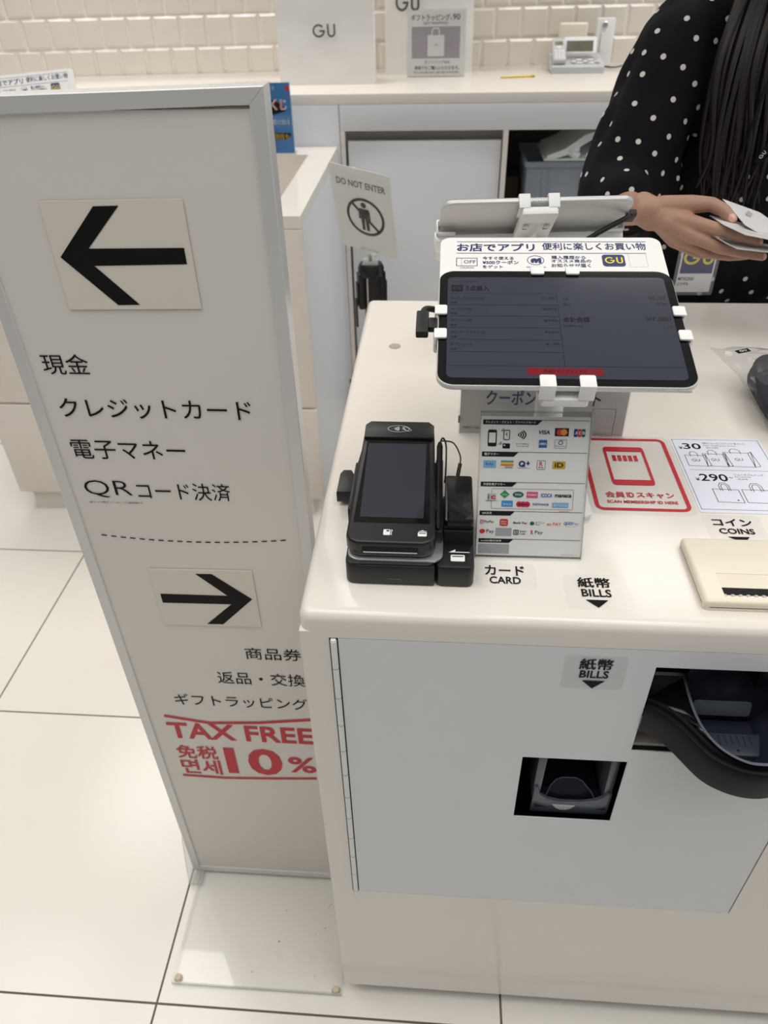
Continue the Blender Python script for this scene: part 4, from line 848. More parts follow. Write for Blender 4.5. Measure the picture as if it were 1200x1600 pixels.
# ------------------------------------------------------------------ tablets on their stands
TW, TH, TT = .2486, .1795, .007
def make_tablet(M, label, group=None):
    t = thing('tablet', label, 'tablet', M, group)
    b = MB(); b.prism(rrect(-TW / 2, -TH / 2, TW / 2, TH / 2, .017, 8), -TT, -.0004, 'alu_case', M, bev=.0016, seg=3); b.build('case', t)
    b = MB(); b.prism(rrect(-TW / 2 + .0012, -TH / 2 + .0012, TW / 2 - .0012, TH / 2 - .0012, .016, 8), -.0006, 0, 'bezel', M); b.build('glass', t)
    b = MB(); b.poly(rrect(-.1145, -.0795, .1145, .0775, .006), .0002, 'screen', M); z = .0004
    def tx(s_, bx, m='screen_ink', bd=.01): b.text(s_, bx, z, m, M, bd)
    b.rect(-.1105, .0525, -.0985, .0635, z, 'screen_ink', M); b.gu((-.1085, .0555, -.1005, .0605), z + .0001, 'screen', M)
    tx('5点購入', (-.0946, .0535, -.0704, .0625)); tx('9:41 5月28日(火)', (-.108, .069, -.082, .0705), bd=0); tx('100%', (.094, .0715, .107, .073), bd=0)
    for i, (nm, pr) in enumerate((('Wリラックスパンツ+EC', '¥1,290'), ('WF Tシャツ(半袖)', '¥990'), ('WF Tシャツ(半袖)', '¥990'), ('WFシアーブラウス+EC', '¥2,990'), ('Wリネンパンツ+X', '¥1,990'))):
        yb_ = .0388 - .0182 * i
        tx(nm, (-.111, yb_, -.076 + (0 if i in (0, 3) else -.013), yb_ + .0053), bd=0); tx('数量', (-.111, yb_ - .006, -.1045, yb_ - .0027), bd=0); tx(pr, (-.016, yb_ + .001, -.002, yb_ + .0055), bd=.005)
        b.rect(-.1125, yb_ - .0085, -.0005, yb_ - .0081, z, 'screen_ink', M)
    b.rect(-.0003, -.0605, .0002, .052, z, 'screen_ink', M); b.rect(-.1145, -.0625, .1145, -.0621, z, 'screen_ink', M); b.rect(-.1125, .0497, -.0005, .05, z, 'screen_ink', M)
    tx('小計', (.0045, .0385, .0125, .0435), bd=0); tx('¥8,250', (.0945, .0401, .1115, .0463)); tx('値引', (.005, .029, .0125, .034), bd=0); tx('-¥750', (.1, .031, .1115, .0355), bd=0)
    tx('合計金額', (.0038, .0038, .0303, .0117), bd=.02); tx('¥7,500', (.0867, .0053, .1119, .0127), bd=.02); tx('内消費税(10%)', (.003, -.0043, .0223, -.0007), bd=0); tx('5点', (.107, -.004, .111, -.001), bd=0)
    b.poly(rrect(-.0369, -.0747, .036, -.0647, .0015), z, 'screen_red', M); b.text('会員証をスキャンする', (-.021, -.0716, .0198, -.0668), z + .0001, 'screen_ink', M)
    b.build('screen', t)
    b = MB()
    for xa in (.0905, .1045): b.prism(rrect(xa, -.0055, xa + .0115, -.0025, .0012), TH / 2 - .0001, TH / 2 + .0006, 'alu_case', M @ frame((0, 0, 0), (1, 0, 0), (0, 0, 1)))
    b.build('side_button', t)
    return t
MT['alu_case'] = mat('silver_tablet_case', (208, 208, 207), 0.34, metal=0.25, var=0.01)
def clip(b, M, x, y, d, wd=.0145, ln=.0125):   # one hooked clip: wraps the tablet edge at (x, y); d = outward direction
    F = M @ frame((x, y, 0), (d[1], -d[0], 0), (d[0], d[1], 0))
    th = .0026
    b.prism(rrect(-wd / 2, -ln * .78, wd / 2, th, .0022), .0008, .0008 + th, 'white', F, bev=.0008)
    b.box((-wd / 2, .0006, -.0165), (wd / 2, .0006 + th, .0032), 'white', F, bev=.0008)
    b.box((-wd / 2, -.022, -.0165), (wd / 2, .0006 + th, -.0142), 'white', F, bev=.0008)
def make_stand(M, label, foot, arm_side, group=None):
    t = thing('tablet_stand', label, 'tablet stand', Matrix.Translation(foot), group)
    F = Matrix.Translation(foot)
    b = MB(); b.prism(rrect(-.055, -.05, .055, .05, .012), 0, .006, 'white', F, bev=.0015); b.build('base_plate', t)
    b = MB(); top = M @ Vector((0, 0, -.042)); f0 = Vector(foot)
    b.tube([tuple(f0 + Vector((0, 0, .006))), tuple(f0 + Vector((0, 0, .03))), (top.x, top.y, top.z - .012), tuple(top)], [.017, .0155, .0155, .0155], 'white', n=20); b.build('pole', t)
    b = MB(); b.prism(circ(0, 0, .026, 28), -.044, -.024, 'white', M, bev=.002); b.prism(circ(0, 0, .019, 24), -.05, -.044, 'white', M, bev=.001)
    for a in (45, 135, 225, 315): b.prism(circ(.022 * math.cos(R(a)), .022 * math.sin(R(a)), .002, 10), -.0455, -.044, 'ink_grey', M)
    b.build('pivot', t)
    b = MB()
    b.prism(rrect(-TW / 2 - .004, -.018, TW / 2 + .004, .018, .003), -.024, -.0142, 'white', M, bev=.0012)
    b.prism(rrect(-.023, -TH / 2 - .003, .023, TH / 2 + .003, .003), -.0245, -.0143, 'white', M, bev=.0012)
    for s_ in (-1, 1):
        b.prism(rrect(s_ * .088 - .022, -.007, s_ * .088 + .022, .007, .001), -.0262, -.024, 'white', M, bev=.0006); b.prism(rrect(s_ * .09 - .016, -.0012, s_ * .09 + .016, .0012, .001), -.0266, -.0262, 'ink_grey', M)
        for q in (-1, 1): b.prism(circ(s_ * .0135, q * .062, .0042, 16), -.0275, -.0245, 'alu', M); b.prism(rrect(s_ * .0135 - .003, q * .062 - .011, s_ * .0135 + .003, q * .062 - .005, .001), -.0252, -.0245, 'ink_grey', M)
    b.prism([(-.004, .03), (0, .066), (.004, .03)], -.032, -.0245, 'white', M); b.build('bracket', t)
    for x in (-.018, .0195):
        b = MB(); clip(b, M, x, TH / 2, (0, 1)); b.build('clip', t)
        b = MB(); clip(b, M, x, -TH / 2, (0, -1), .0155, .0165); b.build('clip', t)
    for y in (.0195, -.0175):
        b = MB(); clip(b, M, -TW / 2, y, (-1, 0)); b.build('clip', t)
        b = MB(); clip(b, M, TW / 2, y, (1, 0)); b.build('clip', t)
    return t
TM = frame((.1209, .729, 1.163), (1, 0, .002), (0, .962, .272))
def make_app_card(M, label, group=None):
    t = thing('app_card', label, 'notice', M, group)
    b = MB(); b.prism(rrect(-.1235, -.07, .1275, .1705, .012), -.0139, -.0128, 'paper', M); z = -.0125; J = 'navy'
    b.rect(-.1048, .1616, .111, .1624, z, J, M); b.rect(-.105, .1394, .1085, .1402, z, J, M)
    b.text('お店でアプリ', (-.1045, .1435, -.0155, .1585), z, J, M, .03); b.text('便利に楽しくお買い物', (-.0069, .1462, .1097, .1598), z, J, M, .015)
    b.stroke([(-.1049, .116), (-.0816, .116), (-.0816, .1305), (-.1049, .1305)], .0007, z, J, M, closed=True); b.text('OFF', (-.0966, .1205, -.0833, .1265), z, J, M)
    for k in range(5): b.rect(-.0995, .1172 + k * .0027, -.099, .1185 + k * .0027, z, J, M)
    b.text('COUPON', (-.1012, .1109, -.0855, .1139), z, J, M)
    b.text('今すぐ使える', (-.0754, .1273, -.0403, .1333), z, J, M, .01); b.text('¥500クーポン', (-.0755, .1192, -.0349, .1259), z, J, M, .02); b.text('をゲット', (-.0755, .1112, -.053, .1171), z, J, M, .01)
    b.stroke(circ(-.0158, .1265, .0092, 28, ry=.0085), .0007, z, J, M, closed=True)
    b.poly([(-.0215, .125), (-.0205, .129), (-.0165, .1305), (-.0145, .1285), (-.0125, .1305), (-.0095, .131), (-.0095, .121), (-.0125, .121), (-.0125, .1255), (-.0145, .1215), (-.0165, .1215), (-.018, .1255), (-.018, .1215), (-.0205, .1215)], z, J, M)
    b.text('RECOMMEND', (-.0265, .1125, -.005, .115), z, J, M)
    b.text('購入履歴から', (.0023, .1288, .0403, .1351), z, J, M, .01); b.text('オススメ商品の', (.0018, .1222, .0459, .1281), z, J, M, .01); b.text('お知らせが届く', (.0013, .1136, .0447, .1202), z, J, M, .01)
    b.poly(rrect(.0584, .1153, .0834, .1372, .004), z, J, M); b.gu((.0612, .1205, .081, .132), z + .0003, 'yellow', M)
    b.stroke(rrect(.0881, .1148, .1076, .1398, .001), .0003, z, 'lgrey', M, closed=True)
    b.build('card', t); return t
tab1 = make_tablet(TM, 'tablet with dim purchase screen tilted above the middle of the counter', 'tablets on stands')
st1 = make_stand(TM, 'white clip stand holding the tablet with the purchase screen', (.124, .735, CT), 1, 'tablet stands')
ac1 = make_app_card(TM, 'white rounded app coupon card sticking out behind the purchase screen tablet', 'app cards behind tablets')
# the cashier's tablet, back turned to us
e_x = Vector((-1, -.085, 0)).normalized()
th2 = R(42)
up2 = Vector((.085 * math.cos(th2), -math.cos(th2), math.sin(th2)))
top_c = Vector((.1215, 1.0125, 1.212))
BMt = frame(top_c - up2.normalized() * (TH / 2), e_x, up2)
bt = bpy.data.objects
tab2 = copy_tree(tab1); tab2.matrix_basis = BMt; tab2['label'] = 'silver back of the cashier tablet behind the app card'; WM[tab2.name] = BMt
st2 = make_stand(BMt, 'white clip stand holding the cashier tablet seen from behind', (.13, 1.09, CT), 1, 'tablet stands')
b = MB(); Fq = BMt @ frame((0, TH / 2 + .0002, -.0036), (-1, 0, 0), (0, 0, 1))
for q in (-.007, 0, .007): b.stroke(circ(q, 0, .0022, 14), .0006, 0, 'line', Fq, closed=True)
b.build('connector', tab2)
t = thing('charging_cable', 'thick black charging cable curving across the back of the cashier tablet', 'cable', tuple(BMt @ Vector((-.12, .005, -.01))))
b = MB(); cpts = [BMt @ Vector(p) for p in ((-.127, .048, -.006), (-.120, .052, -.014), (-.09, .048, -.028), (-.05, .03, -.046), (-.015, .0, -.058), (.005, -.03, -.066), (.012, -.06, -.072))]
b.tube([tuple(p) for p in spline(cpts, 6)], .0036, 'cable', n=10); b.build('cord', t)
b = MB(); b.box((-.137, .030, -.0095), (-.1262, .052, -.0005), 'cable', BMt, bev=.002); b.box((-.1262, .036, -.006), (-.1244, .046, -.002), 'alu', BMt); b.build('plug', t)
# the tablet's own plug at its left edge
t = thing('tablet_plug', 'black L-shaped charging plug in the left edge of the purchase screen tablet', 'plug', tuple(TM @ Vector((-.135, 0, -.01))))
b = MB(); b.box((-.1465, -.012, -.0095), (-.1335, .0225, -.0005), 'cable', TM, bev=.0016); b.box((-.1335, -.004, -.0085), (-.1255, .012, -.0012), 'cable', TM, bev=.001); b.build('plug_body', t)
b = MB(); b.tube([tuple(TM @ Vector(p)) for p in spline([(-.140, .021, -.005), (-.138, .03, -.006), (-.130, .037, -.011), (-.115, .04, -.02), (-.08, .03, -.034), (-.04, .02, -.04)], 6)], .0034, 'cable', n=10); b.build('cord', t)
# another till on the service counter: only its card and clips show over the sign
Y2 = Matrix.Rotation(R(7), 3, 'Z'); T2 = R(63); roll2 = Matrix.Rotation(R(4), 3, 'Z')
M2 = (Y2 @ Matrix.Rotation(T2, 3, 'X') @ roll2).to_4x4()
M2.translation = Vector((-1.045, 2.345, 1.205)) - M2.to_3x3() @ Vector((.1275, .1705, -.013))
make_tablet(M2, 'tablet on the service counter hidden behind the arrow sign top', 'tablets on stands')
fx_ = M2 @ Vector((0, 0, -.05)); make_stand(M2, 'clip stand on the service counter behind the arrow sign top', (fx_.x, fx_.y + .02, SZ), 1, 'tablet stands')
make_app_card(M2, 'app coupon card peeking over the top edge of the arrow sign', 'app cards behind tablets')

# coupon poster standing upright under the tablet
t = thing('coupon_poster', 'grey coupon gift poster in an acrylic stand under the tablet', 'poster', (.136, .87, CT))
Fc = FR(.868)
b = MB(); b.box((.0285, CT + .002, .0), (.2435, CT + .148, .0008), 'paper_grey', Fc)
b.text('アプリ会員', (.075, 1.03, .19, 1.05), .0012, 'navy', Fc, .02); b.text('クーポンプレゼント', (.0615, .9915, .208, 1.0135), .0012, 'navy', Fc, .03)
b.text('対象期間 お一人様1回限り', (.033, .9545, .06, .9585), .0012, 'ink_grey', Fc); b.stroke(rrect(.2, .947, .23, .988, .001), .0004, .0012, 'ink_grey', Fc, closed=True); b.text('スキャン', (.207, .9485, .222, .9515), .0014, 'ink_grey', Fc)
b.build('printed_card', t)
b = MB(); b.box((.027, CT, .0015), (.245, CT + .15, .003), 'acrylic', Fc); b.box((.027, CT, -.003), (.245, CT + .15, -.0008), 'acrylic', Fc); b.box((.027, CT, -.06), (.245, CT + .0025, -.003), 'acrylic', Fc); b.box((.0265, CT + .02, .0014), (.0285, CT + .03, .004), 'ink_grey', Fc); b.build('acrylic_stand', t)

# ------------------------------------------------------------------ packed garment in a clear bag
t = thing('packed_garment', 'dark garment folded in a crinkled clear plastic bag at the counter right edge', 'garment', (.53, .94, CT))
def pillow(ctr, hx, hy, hz, corners, amp, seed, nu=44, nv=20):
    rings = []
    for j in range(nv + 1):
        ph = -PI / 2 + PI * j / nv; row = []
        for i in range(nu):
            a = 2 * PI * i / nu
            ca, sa, cp, sp = math.cos(a), math.sin(a), math.cos(ph), math.sin(ph)
            e = .45; f = lambda x: math.copysign(abs(x) ** e, x)
            p = Vector((hx * f(ca) * max(cp, 0) ** .6, hy * f(sa) * max(cp, 0) ** .6, hz * f(sp) * .9))
            for (q, push) in corners:
                dd = (Vector((p.x, p.y)) - Vector(q)).length; p += Vector(push) * math.exp(-(dd / .035) ** 2)
            p += Vector((noise.noise(p * 22 + Vector((seed, 0, 0))), noise.noise(p * 22 + Vector((0, seed, 0))), noise.noise(p * 26 + Vector((0, 0, seed))))) * amp
            row.append(tuple(Vector(ctr) + p))
        rings.append(row)
    return rings
b = MB(); b.loft(pillow((.553, .943, CT + .031), .126, .078, .027, [], .010, 3), 'garment'); b.build('folded_cloth', t)
b = MB(); b.tube([tuple(p) for p in spline([(.455, .94, CT + .048), (.462, .90, CT + .054), (.478, .92, CT + .058), (.468, .955, CT + .056)], 6)], .004, 'garment', n=8)
b.box((.468, .905, CT + .052), (.505, .935, CT + .0585), 'lsky', bev=.002); b.build('drawstring', t)
b = MB(); tm = bmesh.new()
lo = [(.452, 1.03, CT + .002), (.444, .945, CT + .002), (.438, .864, CT + .002), (.66, .852, CT + .002), (.695, 1.02, CT + .002), (.47, 1.04, CT + .002)]
md_ = [(.389, 1.029, CT + .054), (.430, .945, CT + .034), (.430, .858, CT + .020), (.665, .846, CT + .03), (.70, 1.03, CT + .03), (.475, 1.048, CT + .046)]
hi = [(.432, 1.006, CT + .058), (.446, .950, CT + .060), (.458, .885, CT + .050), (.645, .875, CT + .060), (.67, 1.0, CT + .064), (.49, 1.02, CT + .062)]
V_ = [[tm.verts.new(p) for p in ring] for ring in (lo, md_, hi)]; cv = tm.verts.new((.55, .95, CT + .068))
for q in range(2):
    for i in range(6): tm.faces.new((V_[q][i], V_[q][(i + 1) % 6], V_[q + 1][(i + 1) % 6], V_[q + 1][i]))
for i in range(6): tm.faces.new((V_[2][i], V_[2][(i + 1) % 6], cv))
bmesh.ops.subdivide_edges(tm, edges=tm.edges[:], cuts=4, use_grid_fill=True); bmesh.ops.triangulate(tm, faces=tm.faces[:]); tm.normal_update()
for v in tm.verts: v.co += v.normal * (.0045 * noise.noise(v.co * 45) + .003 * noise.noise(v.co * 110)); v.co.z = max(v.co.z, CT + .0008)
b.absorb(tm, 'poly_bag'); b.build('clear_bag', t, ang=8)
b = MB(); Ft = frame((.412, .985, CT + .0665), (1, .35, .05), (-.2, 1, .0)); b.prism(rrect(0, 0, .02, .009, .001), 0, .0006, 'ink', Ft); b.gu((.005, .002, .015, .007), .0009, 'paper', Ft); b.build('brand_tab', t)

# ------------------------------------------------------------------ the person behind the counter
def remeshed(parts, voxel, smooth=6, fac=.5):
    tm = bmesh.new()
    def ring_caps(p0, r0, p1, r1, n=18):
        a = Vector(p0); c = Vector(p1); d = c - a; L = d.length
        if L < 1e-6: d = Vector((0, 0, 1)); L = 0
        z = d.normalized(); x = z.orthogonal().normalized(); y = z.cross(x); rings = []
        for k in range(1, 6): t_ = -PI / 2 + PI / 2 * k / 6; rings.append((a + z * r0 * math.sin(t_), r0 * math.cos(t_)))
        rings.append((a, r0)); rings.append((c, r1))
        for k in range(1, 6): t_ = PI / 2 * k / 6; rings.append((c + z * r1 * math.sin(t_), r1 * math.cos(t_)))
        V = [[tm.verts.new(o + (x * math.cos(2 * PI * i / n) + y * math.sin(2 * PI * i / n)) * r) for i in range(n)] for o, r in rings]
        for q in range(len(V) - 1):
            for i in range(n): tm.faces.new((V[q][i], V[q][(i + 1) % n], V[q + 1][(i + 1) % n], V[q + 1][i]))
        tm.faces.new(V[0][::-1]); tm.faces.new(V[-1])
    for p in parts:
        if p[0] == 'E':      # ellipsoid: centre, radii
            m = Matrix.Translation(Vector(p[1])) @ Matrix.Diagonal((*p[2], 1))
            if len(p) > 3: m = Matrix.Translation(Vector(p[1])) @ p[3].to_4x4() @ Matrix.Diagonal((*p[2], 1))
            bmesh.ops.create_icosphere(tm, subdivisions=3, radius=1, matrix=m)
        else: ring_caps(*p)
    bmesh.ops.recalc_face_normals(tm, faces=tm.faces[:])
    me = bpy.data.meshes.new('tmp'); tm.to_mesh(me); tm.free()
    o = bpy.data.objects.new('tmp', me); COL.objects.link(o)
    md = o.modifiers.new('r', 'REMESH'); md.mode = 'VOXEL'; md.voxel_size = voxel; md.adaptivity = 0
    ev = o.evaluated_get(bpy.context.evaluated_depsgraph_get()); me2 = bpy.data.meshes.new_from_object(ev)
    bpy.data.objects.remove(o); bpy.data.meshes.remove(me)
    bm = bmesh.new(); bm.from_mesh(me2); bpy.data.meshes.remove(me2)
    for _ in range(smooth): bmesh.ops.smooth_vert(bm, verts=bm.verts[:], factor=fac, use_axis_x=True, use_axis_y=True, use_axis_z=True)
    return bm
def mir(p): return (1.028 - p[0], p[1], p[2])
pr = thing('person', 'person in a black polka dot blouse holding papers behind the counter', 'person', (.585, 1.53, 0))
cxb = .575
# body core: head, neck, trunk, legs, upper arms
H = Vector((cxb - .005, 1.485, 1.585))
core = [('E', H, (.073, .093, .108)), ('E', H + Vector((0, -.022, -.055)), (.055, .066, .06)), ('E', H + Vector((0, -.012, -.09)), (.035, .05, .03)),
        (tuple(H + Vector((0, .02, -.07))), .052, (cxb, 1.515, 1.39), .056),
        ('E', H + Vector((0, -.094, -.02)), (.012, .018, .018)), (tuple(H + Vector((0, -.088, .02))), .008, tuple(H + Vector((0, -.102, -.022))), .010),
        ('E', H + Vector((-.075, .01, -.012)), (.009, .02, .031)), ('E', H + Vector((.075, .01, -.012)), (.009, .02, .031)),
        ('E', H + Vector((0, -.085, -.06)), (.022, .012, .009)),
        ((cxb - .11, 1.52, 1.36), .055, (cxb + .11, 1.52, 1.36), .055), ((cxb - .07, 1.51, 1.27), .088, (cxb + .07, 1.51, 1.27), .088), ('E', (cxb, 1.47, 1.32), (.1, .05, .09)),
        ((cxb - .06, 1.51, 1.13), .078, (cxb + .06, 1.51, 1.13), .078), ((cxb - .075, 1.52, .95), .092, (cxb + .075, 1.52, .95), .092)]
for s_ in (-1, 1):
    core += [((cxb + s_ * .085, 1.52, .90), .085, (cxb + s_ * .09, 1.525, .50), .056), ((cxb + s_ * .09, 1.525, .5), .054, (cxb + s_ * .092, 1.54, .10), .036), ((cxb + s_ * .092, 1.545, .06), .036, (cxb + s_ * .095, 1.44, .04), .03)]
    sh_ = (cxb + s_ * .175, 1.515, 1.355); el = (.276, 1.417, 1.085) if s_ < 0 else mir((.276, 1.417, 1.085))
    core += [(sh_, .05, el, .037)]
bm_core = remeshed(core, .0065, 5)
# forearm and hand, finely meshed; mirrored for the other arm
J = dict(elbow=(.276, 1.417, 1.085), mid=(.288, 1.33, 1.111), wrist=(.3145, 1.232, 1.1325))
def hand_parts(f):
    g = lambda *a: f(a)
    P = [(f(J['elbow']), .036, f(J['mid']), .031), (f(J['mid']), .031, f(J['wrist']), .0205), (f((.310, 1.245, 1.139)), .0185, f((.322, 1.224, 1.136)), .0185), (f((.311, 1.246, 1.124)), .0175, f((.322, 1.227, 1.121)), .0175)]
    # back of the hand: fans from the wrist to the four knuckles
    W = (.322, 1.224, 1.133)
    for q, r0, r1 in (((.3775, 1.187, 1.1275), .0165, .0112), ((.3735, 1.1835, 1.112), .0165, .0112), ((.368, 1.196, 1.098), .016, .0105), ((.3585, 1.212, 1.092), .015, .0095)):
        P.append((f((W[0], W[1], W[2] - .002)), r0, f(q), r1))
    P.append((f((.345, 1.206, 1.122)), .017, f((.366, 1.195, 1.115)), .0135))
    fingers = [[(.3785, 1.186, 1.1275, .0108), (.4125, 1.1625, 1.1235, .0092), (.4385, 1.1535, 1.118, .0080), (.4635, 1.1505, 1.1115, .0068)],
               [(.3745, 1.183, 1.111, .0108), (.4135, 1.1625, 1.0985, .0090), (.446, 1.159, 1.0925, .0080), (.4785, 1.1585, 1.087, .0066)],
               [(.3685, 1.196, 1.0975, .0102), (.409, 1.185, 1.083, .0086), (.440, 1.186, 1.078, .0076), (.468, 1.190, 1.0775, .0064)],
               [(.359, 1.212, 1.092, .0092), (.394, 1.209, 1.076, .0076), (.418, 1.212, 1.071, .0068), (.440, 1.217, 1.0705, .0058)],
               [(.335, 1.224, 1.141, .0165), (.3725, 1.2085, 1.1485, .0138), (.4005, 1.2035, 1.1500, .0108), (.4175, 1.192, 1.1440, .0098), (.4285, 1.1795, 1.1345, .0074)]]
    for fg in fingers:
        for a, c in zip(fg, fg[1:]): P.append((f(a[:3]), a[3], f(c[:3]), c[3]))
    P.append((f((.338, 1.222, 1.138)), .0165, f((.366, 1.203, 1.134)), .0105))   # web of the thumb
    for a in ((.379, 1.1835, 1.1275), (.375, 1.1805, 1.1115)): P.append(('E', f(a), (.0095, .0095, .0095)))
    return P
def nails(f): return [(Vector(f((.4265, 1.1735, 1.1395))), .0068), (Vector(f((.4675, 1.1455, 1.1135))), .0052), (Vector(f((.482, 1.154, 1.089))), .0052)]
bmB = bmesh.new()
b = MB(); b.bm.free(); b.bm = bmB
for m in ('skin', 'nail', 'lip', 'eye_white', 'iris'): b.mi(m)
def add_bm(src, classify):
    src.verts.index_update(); src.verts.ensure_lookup_table()
    vv_ = [bmB.verts.new(v.co) for v in src.verts]
    for fc in src.faces:
        nf = bmB.faces.new([vv_[v.index] for v in fc.verts]); nf.material_index = classify(fc.calc_center_median(), fc.normal)
    src.free()
def cl_head(c, n_):
    d = c - H
    if d.y < -.05:
        for sx in (-1, 1):
            q = Vector((sx * .03, 0, .004)); e = Vector((d.x, 0, d.z)) - q
            if (e.x / .014) ** 2 + (e.z / .0065) ** 2 < 1: return 4 if abs(e.x) < .006 else 3
            if abs(e.x) < .017 and abs(e.z - .022 - .1 * sx * 0) < .0035: return 4
        if abs(d.x) < .022 and abs(d.z + .061) < .008 and d.y < -.08: return 2
    return 0
bm_core.normal_update(); add_bm(bm_core, cl_head)
for f in (lambda p: tuple(p), lambda p: mir(p)):
    hb = remeshed(hand_parts(f), .0017, 9, .5); hb.normal_update(); NL = nails(f)
    def cl(c, n_):
        for q, r in NL:
            if (c - q).length < r and n_.y < .1 and n_.z > -.6: return 1
        return 0
    add_bm(hb, cl)
body = b.build('body', pr)

# blouse
bl = [((cxb - .105, 1.52, 1.355), .072, (cxb + .105, 1.52, 1.355), .072), ((cxb - .08, 1.505, 1.26), .108, (cxb + .08, 1.505, 1.26), .108), ((cxb - .08, 1.505, 1.12), .102, (cxb + .08, 1.505, 1.12), .102), ((cxb - .085, 1.51, 1.03), .112, (cxb + .085, 1.51, 1.03), .112), ((cxb - .085, 1.51, .965), .114, (cxb + .02, 1.51, .985), .114), ('E', (cxb - .055, 1.43, 1.27), (.055, .05, .06)), ('E', (cxb + .055, 1.43, 1.27), (.055, .05, .06))]
for f in (lambda p: tuple(p), lambda p: (2 * cxb - p[0], p[1], p[2])):
    bl += [(f((.425, 1.515, 1.355)), .070, f((.38, 1.50, 1.325)), .070), (f((.38, 1.50, 1.325)), .070, f((.336, 1.455, 1.20)), .078), (f((.336, 1.455, 1.20)), .078, f((.311, 1.425, 1.125)), .080), (f((.288, 1.40, 1.114)), .060, f((.298, 1.335, 1.124)), .050), (f((.285, 1.42, 1.115)), .058, f((.292, 1.385, 1.118)), .052), (f((.345, 1.44, 1.12)), .07, f((.33, 1.42, 1.105)), .062)]
bmb = remeshed(bl, .0075, 8)
bmb.normal_update()
for v in bmb.verts:
    p = v.co
    side = p.x < .40 or p.x > .75
    amp_ = .35 if (p.y < 1.40 and p.z < 1.19 and side) else 1.0
    k = amp_ * noise.noise(Vector((p.x * 26, p.y * 26, p.z * 7))) * .010 + noise.noise(Vector((p.x * 9, p.y * 9, p.z * 4))) * .012 * amp_
    v.co = p + v.normal * k
kill = [fc for fc in bmb.faces if (lambda c: (c.z > 1.26 and c.y < 1.50 and abs(c.x - cxb) < (c.z - 1.26) * .60) or c.z > 1.405 and abs(c.x - cxb) < .085)(fc.calc_center_median())]
bmesh.ops.delete(bmb, geom=kill, context='FACES'); bmb.normal_update()
b = MB(); bt_ = BVHTree.FromBMesh(bmb)
dots = []; cell = {}; rng = random.Random(11)
fcs = list(bmb.faces); ar = [fc.calc_area() for fc in fcs]
for fc in rng.choices(fcs, ar, k=26000):
    c = fc.calc_center_median(); key = tuple(int(math.floor(x / .0325)) for x in c); ok = True
    for dx in (-1, 0, 1):
        for dy in (-1, 0, 1):
            for dz in (-1, 0, 1):
                for q in cell.get((key[0] + dx, key[1] + dy, key[2] + dz), ()):
                    if (q - c).length < .0325: ok = False
    if ok: cell.setdefault(key, []).append(c.copy()); dots.append((c.copy(), fc.normal.copy()))
b.absorb(bmb, 'blouse')
for c, n_ in dots:
    x = n_.orthogonal().normalized(); y = n_.cross(x); ps = []
    for k in range(12):
        q = c + (x * math.cos(k * PI / 6) + y * math.sin(k * PI / 6)) * .0045
        hit = bt_.find_nearest(q); ps.append(tuple(hit[0] + n_ * .0011))
    b.raw(ps + [tuple(c + n_ * .0013)], [(k, (k + 1) % 12, 12) for k in range(12)], 'dot')
b.build('blouse', pr)
# jeans and shoes
jn = [((cxb - .08, 1.52, .945), .103, (cxb + .08, 1.52, .945), .103), ((cxb - .08, 1.52, 1.0), .098, (cxb + .08, 1.52, 1.0), .098)]
for s_ in (-1, 1): jn += [((cxb + s_ * .085, 1.52, .90), .097, (cxb + s_ * .09, 1.525, .50), .072), ((cxb + s_ * .09, 1.525, .5), .072, (cxb + s_ * .092, 1.54, .11), .062)]
bmj = remeshed(jn, .009, 5); bmj.normal_update()
for v in bmj.verts: v.co += v.normal * noise.noise(v.co * 18) * .007
b = MB(); b.absorb(bmj, 'denim'); b.build('jeans', pr)
for s_ in (-1, 1):
    b = MB(); b.absorb(remeshed([((cxb + s_ * .092, 1.55, .05), .047, (cxb + s_ * .097, 1.44, .036), .036), ((cxb + s_ * .092, 1.545, .05), .044, (cxb + s_ * .092, 1.545, .1), .042), ('E', (cxb + s_ * .094, 1.49, .012), (.046, .12, .012))], .006, 4), 'shoe'); b.build('shoe', pr)
# hair: a cap plus long locks, the nearer bundle falling over the chest
b = MB(); cap = [('E', H + Vector((0, .018, .02)), (.085, .098, .108)), ('E', H + Vector((0, .05, -.05)), (.078, .062, .10)), ((.54, 1.56, 1.5), .05, (.61, 1.56, 1.5), .05)]
bmh = remeshed(cap, .006, 4); bmh.normal_update()
bmesh.ops.delete(bmh, geom=[fc for fc in bmh.faces if (lambda c: c.y < 1.45 and c.z < H.z + .065 and abs(c.x - H.x) < .068)(fc.calc_center_median())], context='FACES')
b.absorb(bmh, 'hair'); rh = random.Random(5)
def lock(pts, r0, r1):
    sp = spline(pts, 6); nn_ = len(sp); b.tube([tuple(p) for p in sp], [r0 + (r1 - r0) * (i / (nn_ - 1)) ** 1.6 for i in range(nn_)], 'hair', n=7)
for i in range(54):
    u = rh.random(); v = rh.random(); e = lambda a: rh.uniform(-a, a)
    x1 = .425 + .10 * u
    lock([(H.x - .05 - .02 * (1 - u), 1.43 + .05 * v, H.z + .06 - .03 * v), (H.x - .078, 1.42 + .06 * v, H.z - .04), (.45 + .07 * u, 1.415 + .03 * v, 1.405), (.425 + .095 * u + e(.006), 1.385 + .022 * v, 1.30), (x1 + e(.01), 1.368 + .022 * v, 1.19), (x1 + .005 + e(.014), 1.362 + .022 * v, 1.075 + .05 * rh.random() + .02 * (1 - u))], .0085, .0012)
